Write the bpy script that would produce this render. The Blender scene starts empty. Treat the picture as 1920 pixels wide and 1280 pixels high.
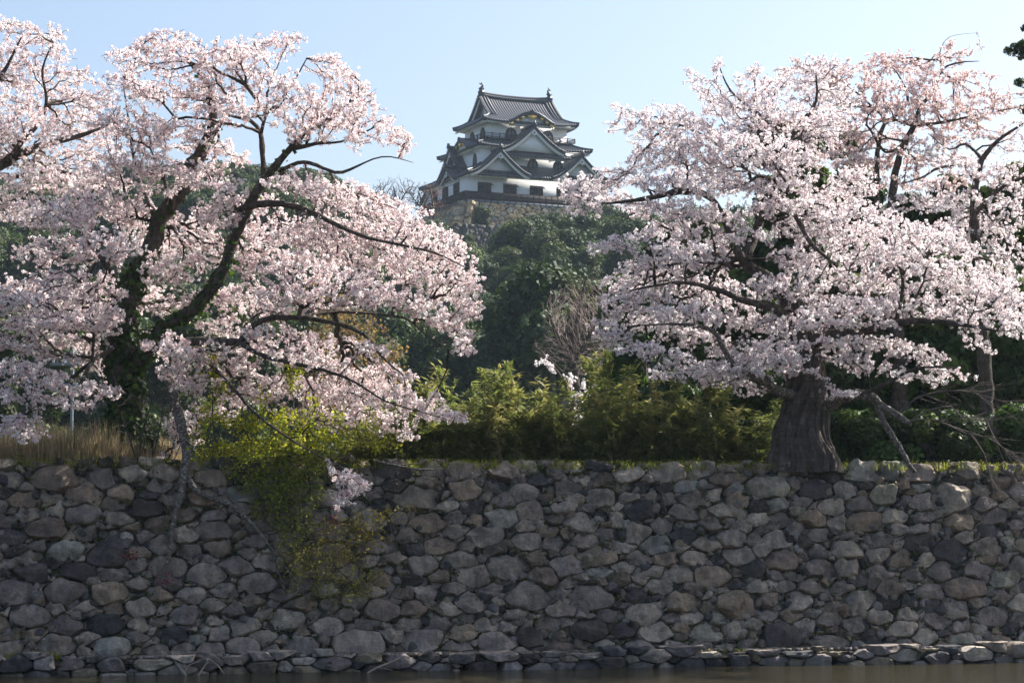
import bpy, math, random
import numpy as np
from math import radians as R, sin, cos, pi
SC = bpy.context.scene
COL = SC.collection

# ------------------------------------------------------------------ camera, sky, sun, exposure
F = 4000.0                                   # focal length in photo pixels (1920 wide)
PITCH = math.atan(340 / F)
CAM = np.array([0.0, 0.0, 2.65])
cd = bpy.data.cameras.new('camera'); cam = bpy.data.objects.new('camera', cd); COL.objects.link(cam)
cd.sensor_width = 36; cd.lens = F / 1920 * 36; cd.clip_start = 0.5; cd.clip_end = 4000
cam.location = CAM; cam.rotation_euler = (pi / 2 + PITCH, 0, 0); SC.camera = cam

SUN_EL, SUN_AZ = R(45), R(57)                # azimuth from +Y (away from camera) towards the right
w = bpy.data.worlds.new('World'); SC.world = w; w.use_nodes = True
nt = w.node_tree; bg = nt.nodes['Background']
sky = nt.nodes.new('ShaderNodeTexSky'); sky.sky_type = 'NISHITA'; sky.sun_disc = False
sky.sun_elevation = SUN_EL; sky.sun_rotation = SUN_AZ
sky.air_density = 1.0; sky.dust_density = 3.2; sky.ozone_density = 1.9; sky.altitude = 50
nt.links.new(sky.outputs[0], bg.inputs[0]); bg.inputs[1].default_value = 0.08
sd = bpy.data.lights.new('sun', 'SUN'); sd.energy = 5.0; sd.angle = R(0.5); sd.color = (1, 0.945, 0.86)
sun = bpy.data.objects.new('sun', sd); COL.objects.link(sun)
from mathutils import Vector, noise as mnoise
to_sun = Vector((sin(SUN_AZ) * cos(SUN_EL), cos(SUN_AZ) * cos(SUN_EL), sin(SUN_EL)))
sun.rotation_euler = to_sun.to_track_quat('Z', 'Y').to_euler()
SC.view_settings.view_transform = 'Standard'; SC.view_settings.look = 'None'
SC.view_settings.exposure = 1.33; SC.view_settings.gamma = 1
SC.cycles.max_bounces = 10; SC.cycles.diffuse_bounces = 6; SC.cycles.transmission_bounces = 8
SC.cycles.volume_bounces = 0; SC.cycles.transparent_max_bounces = 6
SC.cycles.caustics_reflective = False; SC.cycles.caustics_refractive = False

rng = np.random.default_rng(7)

# ------------------------------------------------------------------ geometry helpers
def ray(px, py):
    a, b = px - 960, 640 - py
    return np.array([a, F * cos(PITCH) - b * sin(PITCH), F * sin(PITCH) + b * cos(PITCH)])
def P(px, py, Y):
    d = ray(px, py); return CAM + d * (Y / d[1])
def proj(p):
    d = np.asarray(p, float) - CAM
    f = d[1] * cos(PITCH) + d[2] * sin(PITCH); u = -d[1] * sin(PITCH) + d[2] * cos(PITCH)
    return 960 + F * d[0] / f, 640 - F * u / f
def vnoise(p, scale=1.0, seed=0):
    p = np.asarray(p, float) * scale + seed * 17.31
    i = np.floor(p).astype(np.int64); f = p - i; f = f * f * (3 - 2 * f)
    def h(ix, iy, iz):
        n = (ix * 374761393 + iy * 668265263 + iz * 1440662683 + seed * 982451653) & 0xFFFFFFFF
        n = ((n ^ (n >> 13)) * 1274126177) & 0xFFFFFFFF
        return ((n ^ (n >> 16)) & 0xFFFF) / 32767.5 - 1
    r = 0
    for dx in (0, 1):
        for dy in (0, 1):
            for dz in (0, 1):
                wgt = (f[..., 0] if dx else 1 - f[..., 0]) * (f[..., 1] if dy else 1 - f[..., 1]) * (f[..., 2] if dz else 1 - f[..., 2])
                r = r + wgt * h(i[..., 0] + dx, i[..., 1] + dy, i[..., 2] + dz)
    return r
def fbm(p, scale=1.0, seed=0, oct=3):
    r = 0; a = 1
    for k in range(oct):
        r = r + a * vnoise(p, scale * 2 ** k, seed + k); a *= .5
    return r
class MB:
    """collects vertices and faces (and point colours) for ONE mesh"""
    def __init__(s): s.V = []; s.Q = []; s.T = []; s.C = []; s.n = 0
    def add(s, V, Q=None, T=None, col=None):
        V = np.asarray(V, float).reshape(-1, 3)
        if Q is not None and len(Q): s.Q.append(np.asarray(Q, np.int64).reshape(-1, 4) + s.n)
        if T is not None and len(T): s.T.append(np.asarray(T, np.int64).reshape(-1, 3) + s.n)
        s.V.append(V); s.n += len(V)
        c = np.ones((len(V), 3)) * .5 if col is None else np.broadcast_to(np.asarray(col, float), (len(V), 3))
        s.C.append(c)
    def quads(s, A, col=None):                      # A: (n,4,3), col: (n,3) per quad
        n = len(A)
        if n == 0: return
        c = None if col is None else np.repeat(np.broadcast_to(np.asarray(col, float), (n, 3)), 4, 0)
        s.add(A.reshape(-1, 3), np.arange(4 * n).reshape(-1, 4), col=c)
    def box(s, c, d, rot=0, col=None):
        c = np.asarray(c, float); d = np.asarray(d, float) / 2
        v = np.array([(x, y, z) for x in (-1, 1) for y in (-1, 1) for z in (-1, 1)]) * d
        if rot: v = v @ np.array([[cos(rot), sin(rot), 0], [-sin(rot), cos(rot), 0], [0, 0, 1]])
        s.add(v + c, [(0, 1, 3, 2), (4, 6, 7, 5), (0, 4, 5, 1), (2, 3, 7, 6), (0, 2, 6, 4), (1, 5, 7, 3)], col=col)
    def prism(s, poly, f0, f1, col=None):          # poly: list of 2-D; f0/f1 map (x,z)->3-D for the two caps
        n = len(poly); A = [f0(*p) for p in poly]; B = [f1(*p) for p in poly]
        V = A + B + [np.mean(A, 0), np.mean(B, 0)]
        T = [(i, (i + 1) % n, 2 * n) for i in range(n)] + [(n + (i + 1) % n, n + i, 2 * n + 1) for i in range(n)]
        Q = [((i + 1) % n, i, n + i, n + (i + 1) % n) for i in range(n)]
        s.add(V, Q, T, col)
    def build(s, name, mat, parent=None, origin=None, smooth=False, link=True):
        V = np.concatenate(s.V); C = np.concatenate(s.C)
        if origin is not None: V = V - np.asarray(origin)
        me = bpy.data.meshes.new(name); me.vertices.add(len(V)); me.vertices.foreach_set('co', V.astype(np.float32).ravel())
        Q = np.concatenate(s.Q) if s.Q else np.zeros((0, 4), np.int64); T = np.concatenate(s.T) if s.T else np.zeros((0, 3), np.int64)
        li = np.concatenate([Q.ravel(), T.ravel()]); me.loops.add(len(li)); me.loops.foreach_set('vertex_index', li.astype(np.int32))
        st = np.concatenate([np.arange(len(Q)) * 4, len(Q) * 4 + np.arange(len(T)) * 3]).astype(np.int32)
        me.polygons.add(len(st)); me.polygons.foreach_set('loop_start', st)
        me.update(calc_edges=True)
        if smooth:
            me.polygons.foreach_set('use_smooth', np.ones(len(st), bool))
            if smooth is not True: me.set_sharp_from_angle(angle=R(smooth))
        at = me.color_attributes.new('Col', 'FLOAT_COLOR', 'POINT')
        at.data.foreach_set('color', np.concatenate([C, np.ones((len(C), 1))], 1).astype(np.float32).ravel())
        me.materials.append(mat); me.validate()
        o = bpy.data.objects.new(name, me)
        if link: COL.objects.link(o)
        if parent is not None: o.parent = parent
        elif origin is not None: o.location = origin
        return o
def thing(name, label, cat, loc=(0, 0, 0), rz=0, group=None):
    o = bpy.data.objects.new(name, None); COL.objects.link(o); o.location = loc; o.rotation_euler = (0, 0, rz)
    o.empty_display_size = .3
    return tag(o, label, cat, group)
def tag(o, label, cat, group=None, kind=None):
    o['label'] = label; o['category'] = cat
    if group: o['group'] = group
    if kind: o['kind'] = kind
    return o
def struct(o): o['kind'] = 'structure'; return o
def copy_thing(root, loc, rz, scale=1.0, label=None, zs=None):
    r = root.copy(); COL.objects.link(r); r.location = loc; r.rotation_euler = (0, 0, rz)
    r.scale = (scale, scale, scale if zs is None else zs)
    if label: r['label'] = label
    for ch in root.children:
        c = ch.copy(); COL.objects.link(c); c.parent = r
    return r
def catmull(pts, step=.12):
    pts = np.asarray(pts, float); out = []; n = len(pts)
    for i in range(n - 1):
        p0, p1, p2, p3 = pts[max(i - 1, 0)], pts[i], pts[i + 1], pts[min(i + 2, n - 1)]
        m = max(2, int(np.linalg.norm((p2 - p1)[:3]) / step))
        for t in np.arange(m) / m:
            out.append(.5 * (2 * p1 + (p2 - p0) * t + (2 * p0 - 5 * p1 + 4 * p2 - p3) * t * t + (3 * p1 - p0 - 3 * p2 + p3) * t ** 3))
    out.append(pts[-1]); return np.array(out)
def tube(mb, pts, rad, sides=8, amp=0.0, nsc=3.0, flute=0.0, seed=0, col=None, cap=True):
    pts = np.asarray(pts, float); rad = np.broadcast_to(np.asarray(rad, float), (len(pts),))
    tan = np.gradient(pts, axis=0); tan /= np.linalg.norm(tan, axis=1)[:, None] + 1e-9
    up = np.array([.13, .97, .2]); x = np.cross(tan, up); x /= np.linalg.norm(x, axis=1)[:, None] + 1e-9; y = np.cross(tan, x)
    a = np.arange(sides) * 2 * pi / sides
    rr = rad[:, None] * np.ones(sides)
    if flute: ph = np.linspace(0, 1.6, len(pts))[:, None]; rr = rr * (1 + flute * np.sin(5 * a[None] + seed + ph) + .6 * flute * np.sin(8 * a[None] + 2 + seed + 1.5 * ph) + .4 * flute * np.sin(13 * a[None] + 2 * ph))
    V = pts[:, None] + (x[:, None] * np.cos(a)[None, :, None] + y[:, None] * np.sin(a)[None, :, None]) * rr[..., None]
    if amp:
        dirs = V - pts[:, None]
        V = pts[:, None] + dirs * (1 + amp * fbm(V, nsc, seed, 3))[..., None]
    n = len(pts); i, j = np.meshgrid(np.arange(n - 1), np.arange(sides), indexing='ij')
    q = np.stack([i * sides + j, i * sides + (j + 1) % sides, (i + 1) * sides + (j + 1) % sides, (i + 1) * sides + j], -1).reshape(-1, 4)
    V = V.reshape(-1, 3); T = None
    if cap:
        V = np.concatenate([V, pts[-1:] + tan[-1:] * rad[-1] * .5]); b = (n - 1) * sides
        T = [(b + k, b + (k + 1) % sides, n * sides) for k in range(sides)]
    mb.add(V, q, T, col)
def sticks(mb, A, B, ra, rb, sides=4, col=None):     # many straight frusta at once
    d = B - A; L = np.linalg.norm(d, axis=1)[:, None] + 1e-9; d = d / L
    up = np.where(np.abs(d[:, 2:3]) > .9, np.array([[1., 0, 0]]), np.array([[0, 0, 1.]]))
    x = np.cross(d, up); x /= np.linalg.norm(x, axis=1)[:, None]; y = np.cross(d, x)
    a = np.arange(sides) * 2 * pi / sides; ring = x[:, None] * np.cos(a)[None, :, None] + y[:, None] * np.sin(a)[None, :, None]
    V = np.concatenate([A[:, None] + ring * ra[:, None, None], (B + d * rb[:, None])[:, None] + ring * rb[:, None, None]], 1)
    k = np.arange(sides); q = np.stack([k, (k + 1) % sides, (k + 1) % sides + sides, k + sides], -1)
    Q = (np.arange(len(A))[:, None, None] * 2 * sides + q[None]).reshape(-1, 4)
    mb.add(V.reshape(-1, 3), Q, None, col)
def unit(v): return v / (np.linalg.norm(v, axis=-1, keepdims=True) + 1e-9)
def leaf_quads(C, N, half, aspect=1.0, fold=.25, rg=None):
    """n quads centred on C facing N, half size (n,) along a random direction; bent for shading variety"""
    rg = rg or rng; n = len(C); N = unit(N)
    t = unit(np.cross(N, rg.normal(size=(n, 3)))); b = np.cross(N, t)
    half = np.broadcast_to(half, (n,))[:, None]
    k = rg.normal(size=(n, 4)) * fold
    corners = [(-1, -1), (1, -1), (1, 1), (-1, 1)]
    out = np.empty((n, 4, 3))
    for i, (u, v) in enumerate(corners):
        out[:, i] = C + t * u * half + b * v * half * aspect + N * k[:, i:i + 1] * half
    return out
def pick(pal, n, rg=None, jit=.12):
    rg = rg or rng; pal = np.asarray(pal, float); c = pal[rg.integers(0, len(pal), n)]
    return np.clip(c * (1 + rg.normal(size=(n, 1)) * jit), 0.005, .92)

# ------------------------------------------------------------------ materials
def mat(name, build):
    m = bpy.data.materials.new(name); m.use_nodes = True; n = m.node_tree
    n.nodes.clear(); out = n.nodes.new('ShaderNodeOutputMaterial'); build(n, out); return m
def N(n, t, **kw):
    x = n.nodes.new(t)
    for k, v in kw.items():
        if k.startswith('i_'):
            key = k[2:]; x.inputs[int(key) if key.isdigit() else key].default_value = v
        else: setattr(x, k, v)
    return x
def attr(n): return N(n, 'ShaderNodeAttribute', attribute_name='Col').outputs['Color']
def objco(n): return N(n, 'ShaderNodeTexCoord').outputs['Object']
def noise_tex(n, scale, detail=5, rough=.6, vec=None):
    x = N(n, 'ShaderNodeTexNoise'); x.inputs['Scale'].default_value = scale; x.inputs['Detail'].default_value = detail; x.inputs['Roughness'].default_value = rough
    n.links.new(vec if vec is not None else objco(n), x.inputs['Vector']); return x.outputs[0]
def ramp(n, fac, stops):
    r = N(n, 'ShaderNodeValToRGB'); e = r.color_ramp.elements
    while len(e) < len(stops): e.new(.5)
    for i, (p, c) in enumerate(stops):
        e[i].position = p; e[i].color = (*c, 1) if len(c) == 3 else c
    n.links.new(fac, r.inputs[0]); return r.outputs[0]
def mix(n, a, b, fac, mode='MIX'):
    x = N(n, 'ShaderNodeMix', data_type='RGBA', blend_type=mode)
    for s, v in ((0, fac), (6, a), (7, b)):
        if isinstance(v, (int, float)): x.inputs[s].default_value = v
        elif isinstance(v, tuple): x.inputs[s].default_value = (*v, 1)
        else: n.links.new(v, x.inputs[s])
    return x.outputs[2]
def bump(n, h, strength, dist):
    b = N(n, 'ShaderNodeBump'); b.inputs['Strength'].default_value = strength; b.inputs['Distance'].default_value = dist
    n.links.new(h, b.inputs['Height']); return b.outputs[0]
def bsdf(n, out, col, rough=.8, spec=.3, metal=0, nrm=None):
    p = N(n, 'ShaderNodeBsdfPrincipled'); p.inputs['Roughness'].default_value = rough; p.inputs['Metallic'].default_value = metal
    p.inputs['Specular IOR Level'].default_value = spec
    if isinstance(col, tuple): p.inputs['Base Color'].default_value = (*col, 1)
    else: n.links.new(col, p.inputs['Base Color'])
    if nrm is not None: n.links.new(nrm, p.inputs['Normal'])
    n.links.new(p.outputs[0], out.inputs[0]); return p
def m_leafy(name, trans, spec=.25, rough=.5, warm=(1, 1, 1)):
    def f(n, out):
        c = attr(n)
        p = N(n, 'ShaderNodeBsdfPrincipled'); p.inputs['Roughness'].default_value = rough; p.inputs['Specular IOR Level'].default_value = spec
        n.links.new(c, p.inputs['Base Color'])
        t = N(n, 'ShaderNodeBsdfTranslucent'); n.links.new(mix(n, c, warm, 1.0, 'MULTIPLY'), t.inputs[0])
        mx = N(n, 'ShaderNodeMixShader'); mx.inputs[0].default_value = trans
        n.links.new(p.outputs[0], mx.inputs[1]); n.links.new(t.outputs[0], mx.inputs[2]); n.links.new(mx.outputs[0], out.inputs[0])
    return mat(name, f)
M = {}
M['petal'] = m_leafy('cherry petals', .54, spec=.1, rough=.7)
M['leaf'] = m_leafy('evergreen leaves', .25, spec=.22, rough=.5, warm=(1.5, 1.6, .6))
M['far_leaf'] = m_leafy('matt evergreen leaves', .18, spec=.15, rough=.6, warm=(1.5, 1.6, .6))
M['thin_leaf'] = m_leafy('thin leaves', .55, spec=.2, rough=.55, warm=(1.1, 1.08, .7))
M['straw'] = m_leafy('dry stalks', .3, spec=.1, rough=.8)
def f(n, out):
    co0 = objco(n); mp = N(n, 'ShaderNodeMapping'); mp.inputs['Scale'].default_value = (1, 1, .28); n.links.new(co0, mp.inputs[0]); co = mp.outputs[0]
    c = ramp(n, noise_tex(n, 14, 6, .7, co), [(.3, (.022, .018, .015)), (.48, (.085, .067, .056)), (.7, (.2, .175, .155))])
    c = mix(n, c, attr(n), .3); c = mix(n, c, (.24, .24, .215), ramp(n, noise_tex(n, 5, 8, .78, co0), [(.56, (0, 0, 0)), (.68, (.75, .75, .75))]))
    hb = N(n, 'ShaderNodeMapping'); hb.inputs['Scale'].default_value = (1, 1, 9); n.links.new(co0, hb.inputs[0]); c = mix(n, c, ramp(n, noise_tex(n, 2.5, 4, .7, hb.outputs[0]), [(.35, (.6, .6, .6)), (.6, (1.2, 1.2, 1.2))]), .7, 'MULTIPLY')
    bsdf(n, out, c, .9, .15, nrm=bump(n, noise_tex(n, 18, 7, .72, co), 1.0, .06))
M['bark'] = mat('cherry bark', f)
def f(n, out):
    co = objco(n); c = ramp(n, noise_tex(n, 22, 6, .7, co), [(.35, (.05, .04, .033)), (.52, (.13, .11, .095)), (.62, (.33, .33, .3))])
    bsdf(n, out, c, .9, .15, nrm=bump(n, noise_tex(n, 40, 5, .7, co), .8, .02))
M['lichen_bark'] = mat('lichen covered bark', f)
def f(n, out): bsdf(n, out, attr(n), .9, .1)
M['twig'] = mat('twigs', f)
def f(n, out):
    co = objco(n); a = attr(n)
    v = ramp(n, noise_tex(n, 3.2, 7, .72, co), [(.3, (.45, .45, .46)), (.5, (1.05, 1.04, 1.03)), (.7, (1.75, 1.68, 1.58))])
    c = mix(n, a, v, 1.0, 'MULTIPLY')
    mp = N(n, 'ShaderNodeMapping'); mp.inputs['Scale'].default_value = (5, 5, 1.2); mp.inputs['Rotation'].default_value = (0, .3, 0); n.links.new(co, mp.inputs[0])
    c = mix(n, c, ramp(n, noise_tex(n, 1.6, 6, .7, mp.outputs[0]), [(.33, (.7, .68, .69)), (.6, (1.3, 1.27, 1.2))]), .8, 'MULTIPLY')
    lich = ramp(n, noise_tex(n, 11, 8, .75, co), [(.6, (0, 0, 0)), (.68, (1, 1, 1))])
    patch = ramp(n, noise_tex(n, 1.1, 3, .5, co), [(.45, (0, 0, 0)), (.62, (.8, .8, .8))])
    c = mix(n, c, (.33, .34, .32), mix(n, lich, patch, 1.0, 'MULTIPLY'))
    speck = ramp(n, noise_tex(n, 55, 4, .8, co), [(.3, (.7, .7, .7)), (.7, (1.25, 1.25, 1.25))])
    c = mix(n, c, speck, .8, 'MULTIPLY')
    bsdf(n, out, c, .85, .3, nrm=bump(n, noise_tex(n, 9, 9, .75, co), 1.0, .12))
M['stone'] = mat('weathered wall stone', f)
def f(n, out):
    co = objco(n); c = ramp(n, noise_tex(n, 6, 6, .7, co), [(.35, (.03, .028, .022)), (.6, (.075, .065, .045)), (.75, (.06, .08, .03))])
    bsdf(n, out, c, .95, .1, nrm=bump(n, noise_tex(n, 20, 6, .7, co), .9, .05))
M['soil'] = mat('leaf littered soil', f)
def f(n, out):
    co = objco(n); c = ramp(n, noise_tex(n, .05, 8, .7, co), [(.35, (.035, .05, .018)), (.55, (.06, .065, .03)), (.7, (.1, .085, .05))])
    bsdf(n, out, c, .95, .1)
M['ground'] = mat('grassy ground', f)
def f(n, out):
    co = objco(n); mp = N(n, 'ShaderNodeMapping'); mp.inputs['Scale'].default_value = (1.0, 1.6, 1); n.links.new(co, mp.inputs[0])
    p = bsdf(n, out, (.032, .028, .016), .08, .5, nrm=bump(n, noise_tex(n, 4.5, 5, .6, mp.outputs[0]), .8, .05)); p.inputs['IOR'].default_value = 1.33
M['water'] = mat('murky moat water', f)
def f(n, out):
    co = objco(n); c = ramp(n, noise_tex(n, 1.3, 6, .65, co), [(.25, (.78, .78, .77)), (.5, (.86, .86, .86))])
    bsdf(n, out, c, .9, .2)
M['plaster'] = mat('white plaster', f)
def f(n, out):
    co = objco(n); c = ramp(n, noise_tex(n, 2.5, 5, .7, co), [(.3, (.009, .015, .026)), (.55, (.018, .026, .042)), (.75, (.04, .051, .072))])
    bsdf(n, out, c, .42, .5)
M['tile'] = mat('grey roof tile', f)
def f(n, out):
    co = objco(n); c = ramp(n, noise_tex(n, 3, 5, .7, co), [(.3, (.018, .013, .011)), (.6, (.045, .03, .024)), (.78, (.1, .06, .045))])
    bsdf(n, out, c, .8, .25)
M['wood'] = mat('dark weathered wood', f)
def f(n, out): bsdf(n, out, (.012, .013, .016), .35, .5)
M['dark_opening'] = mat('dark window interior', f)
def f(n, out): bsdf(n, out, (.75, .5, .12), .35, .5, metal=.7)
M['gold'] = mat('gilded metal', f)
def f(n, out):
    co = objco(n); bsdf(n, out, ramp(n, noise_tex(n, 5, 4, .6, co), [(.3, (.15, .17, .19)), (.7, (.22, .25, .28))]), .8, .3)
M['concrete'] = mat('pale concrete', f)
def f(n, out): bsdf(n, out, (.42, .52, .6), .4, .5)
M['metal_roof'] = mat('pale blue metal roofing', f)
def f(n, out):
    v = N(n, 'ShaderNodeVolumePrincipled'); v.inputs['Color'].default_value = (.66, .82, 1, 1); v.inputs['Density'].default_value = .00014
    v.inputs['Anisotropy'].default_value = .25
    n.links.new(v.outputs[0], out.inputs['Volume'])
M['haze'] = mat('thin haze', f)

# ------------------------------------------------------------------ terrain, water
WO = np.array([0, 39.2, 0.0]); WA = math.atan(.205)
WT = np.array([cos(WA), sin(WA), 0]); WNH = np.array([sin(WA), -cos(WA), 0])   # along the wall, horizontally out
WALL_H = 3.54; BATTER = 1.06
def wall_frame():
    up = np.array([-WNH[0] * BATTER, -WNH[1] * BATTER, WALL_H]); L = np.linalg.norm(up); up /= L
    return up, np.cross(WT, up), L
WUP, WN, WL = wall_frame()
if WN @ WNH < 0: WN = -WN
WB = WO - WNH * .5 + np.array([0, 0, .28])                                      # foot of the wall above the ledge
def wallP(px, py, off=0.0):
    d = ray(px, py); q = WB + WN * off; return CAM + d * (((q - CAM) @ WN) / (d @ WN))
def wall_top_Y(x): return WB[1] + .205 * x + BATTER + .05
CC = np.array([0.35, 300.0, 0]); CA = R(24)
CT = np.array([cos(CA), sin(CA), 0]); CB = np.array([-sin(CA), cos(CA), 0])
def sm(x): x = np.clip(x, 0, 1); return x * x * (3 - 2 * x)
def ground_z(x, y):
    x = np.asarray(x, float); y = np.asarray(y, float)
    crest = 33 + 6 * np.exp(-((x + 8) / 45) ** 2) - 8 * sm((x - 25) / 60) + 2 * sm((-x - 20) / 40)
    z = 3.72 + crest * (.55 * sm((y - 120) / 160) + .45 * sm((y - 170) / 105))
    u = (x - CC[0]) * CT[0] + (y - CC[1]) * CT[1]; v = (x - CC[0]) * CB[0] + (y - CC[1]) * CB[1]
    dd = np.maximum(np.abs(u) - 15, np.maximum(-14.5 - v, v - 14))
    z = np.where(y > 215, np.minimum(z, 32.6 - .13 * np.maximum(dd, 0) + 10 * sm((np.abs(u) - 19) / 22)) * sm((dd + 1) / 3 + .5) + z * (1 - sm((dd + 1) / 3 + .5)), z)
    z = np.where(y > 240, z + (42.6 - z) * sm((-dd - 1) / 3), z)
    z = z - 34 * sm((y - 330) / 250)
    return z + .25 * np.sin(x * .31 + y * .17) * sm((y - 90) / 60)
def terrain():
    mb = MB()
    xs = np.concatenate([np.linspace(-320, -75, 14)[:-1], np.linspace(-75, 75, 76), np.linspace(75, 320, 14)[1:]])
    ys = np.concatenate([np.linspace(0, 3, 4), np.linspace(4, 70, 20), np.linspace(74, 340, 90), np.linspace(360, 550, 12)])
    X, T = np.meshgrid(xs, ys)
    Yw = np.where(T < 70, wall_top_Y(X) + .02 + (T / 70) * (110 - wall_top_Y(X)), 110 + (T - 70))
    Zv = np.where(T < 30, 3.72 + .03 * np.sin(X * 2.1) - .15 * (T < .5), ground_z(X, Yw))
    V = np.stack([X, Yw, Zv], -1).reshape(-1, 3); nx = len(xs); ny = len(ys)
    i, j = np.meshgrid(np.arange(ny - 1), np.arange(nx - 1), indexing='ij')
    q = np.stack([i * nx + j, i * nx + j + 1, (i + 1) * nx + j + 1, (i + 1) * nx + j], -1).reshape(-1, 4)
    mb.add(V, q); struct(mb.build('ground', M['ground'], smooth=True))
terrain()
mb = MB(); mb.add([(-400, -200, 0), (400, -200, 0), (400, 100, 0), (-400, 100, 0)], [(0, 1, 2, 3)])
struct(mb.build('water', M['water']))
mb = MB()
s = np.linspace(-16, 16, 120); prof = [(-.02, .17), (.1, .23), (.25, .28), (.45, .31), (.8, .45)]
V = np.array([[WO + WT * a - WNH * d + np.array([0, 0, h + .02 * sin(a * 3.1 + d * 9)]) for d, h in prof] for a in s]).reshape(-1, 3)
k = len(prof); q = [(i * k + j, i * k + j + 1, (i + 1) * k + j + 1, (i + 1) * k + j) for i in range(len(s) - 1) for j in range(k - 1)]
mb.add(V, q); struct(mb.build('ledge_ground', M['soil'], smooth=True))

# ------------------------------------------------------------------ dry-laid stone walls
def pack(W, H, radii, aspect, seed, fill=.64):
    rg = np.random.default_rng(seed); pts = np.zeros((0, 2)); rs = np.zeros(0)
    for r in radii:
        for _ in range(14):
            c = np.array([rg.uniform(0, W / aspect), rg.uniform(0, H)])
            if len(pts) == 0 or np.all(np.hypot(*(pts - c).T) > fill * (rs + r)):
                pts = np.vstack([pts, c]); rs = np.append(rs, r); break
    return pts, rs
def clip(poly, nx, ny, c):
    out = []; n = len(poly)
    for i in range(n):
        a = poly[i]; b = poly[(i + 1) % n]; da = nx * a[0] + ny * a[1] - c; db = nx * b[0] + ny * b[1] - c
        if da <= 0: out.append(a)
        if (da < 0 < db) or (db < 0 < da):
            t = da / (da - db); out.append((a[0] + (b[0] - a[0]) * t, a[1] + (b[1] - a[1]) * t))
    return out
def cells(pts, rs, W, H, aspect, top, seed):
    rg = np.random.default_rng(seed + 1); res = []
    for i in range(len(pts)):
        c = pts[i]; d = np.hypot(*(pts - c).T); nb = np.argsort(d)[1:26]
        R0 = rs[i] * 3 + .15
        poly = [(c[0] - R0, c[1] - R0), (c[0] + R0, c[1] - R0), (c[0] + R0, c[1] + R0), (c[0] - R0, c[1] + R0)]
        for j in nb:
            v = pts[j] - c; L2 = v @ v
            if L2 < 1e-9: continue
            k = (L2 + .8 * (rs[i] ** 2 - rs[j] ** 2)) / 2; v = v + np.array([-v[1], v[0]]) * (.28 * sin(37.7 * (c[0] + pts[j][0]) + 91.3 * (c[1] + pts[j][1])))
            poly = clip(poly, v[0], v[1], k + v @ c)
            if len(poly) < 3: break
        if len(poly) >= 3: poly = clip(poly, 0, 1, H + rg.uniform(-top, top))
        if len(poly) >= 3: poly = clip(poly, 0, -1, .12)
        if len(poly) < 3: continue
        res.append(np.array(poly) * np.array([aspect, 1]))
    return res
def stone(mb, poly, place, rg, gap, bulge, col, NP=26, rings=((1, -.9), (1, 0), (.965, .45), (.89, .8), (.62, .96), (.28, 1)), rnd=2, rough=.012):
    seg = np.roll(poly, -1, 0) - poly; L = np.hypot(*seg.T); per = L.sum(); cum = np.concatenate([[0], np.cumsum(L)])
    if per < .12: return
    t = (np.arange(NP) + .5) / NP * per; k = np.clip(np.searchsorted(cum, t, side='right') - 1, 0, len(poly) - 1)
    p = poly[k] + seg[k] * ((t - cum[k]) / L[k])[:, None]
    if rg.random() < .6:
        cc0 = p.mean(0); rm = np.hypot(*(p - cc0).T).mean(); an = rg.uniform(0, 2 * pi); dv = np.array([cos(an), sin(an)]); ex = np.maximum(0, (p - cc0) @ dv - rm * rg.uniform(.6, .95)); p = p - ex[:, None] * dv
    for _ in range(rnd): p = .25 * np.roll(p, 1, 0) + .5 * p + .25 * np.roll(p, -1, 0)
    c = p.mean(0); q = p - c; rad = np.hypot(*q.T); mr = rad.mean()
    q = q * (1 - gap / np.maximum(rad, gap * 1.5))[:, None]
    bul = bulge * min(mr, .5); tilt = rg.normal(size=2) * .22; pl = [(rg.uniform(0, 2 * pi), rg.uniform(.25, .75), rg.uniform(.3, .9)) for _ in range(3)]
    base = rg.uniform(-.03, .05)
    V = []
    for sc, dep in rings:
        xy = q * sc
        d = np.full(NP, bul * dep + base)
        if dep > 0:
            d = d + xy @ tilt * min(1, dep)
            for a, off, sl in pl:
                d = np.minimum(d, base + bul * 1.05 - sl * np.maximum(0, xy @ np.array([cos(a), sin(a)]) - off * mr))
        else: d = d - (.12 if dep < -.5 else 0)
        V.append(np.concatenate([xy + c, d[:, None]], 1))
    V.append(np.array([[c[0], c[1], bul * 1.02 + base]]))
    V = np.concatenate(V)
    m = V[:, 2] > base - .05
    nz = fbm(V, 2.6 / max(mr, .12) * .5, rg.integers(1000), 3)
    V[:, 2] += np.where(m, nz * rough * 2.2, 0); V[:, :2] += (nz * rough)[:, None] * .8
    nr = len(rings); Q = [(r * NP + i, r * NP + (i + 1) % NP, (r + 1) * NP + (i + 1) % NP, (r + 1) * NP + i) for r in range(nr - 1) for i in range(NP)]
    T = [((nr - 1) * NP + i, (nr - 1) * NP + (i + 1) % NP, nr * NP) for i in range(NP)]
    mb.add(place(V), Q, T, col)
GREY = [(.31, .28, .265), (.36, .33, .295), (.25, .225, .215), (.31, .27, .24), (.39, .355, .315), (.23, .205, .2), (.29, .26, .255)]
DARK = [(.075, .078, .085), (.10, .095, .10), (.085, .078, .075)]
BROWN = [(.29, .24, .195), (.31, .26, .205), (.25, .205, .175)]
PALE = [(.33, .33, .31), (.36, .35, .3), (.3, .31, .3)]
def wall_place(V): return WB + (V[:, 0:1] - 15) * WT + V[:, 1:2] * WUP + V[:, 2:3] * WN
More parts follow.
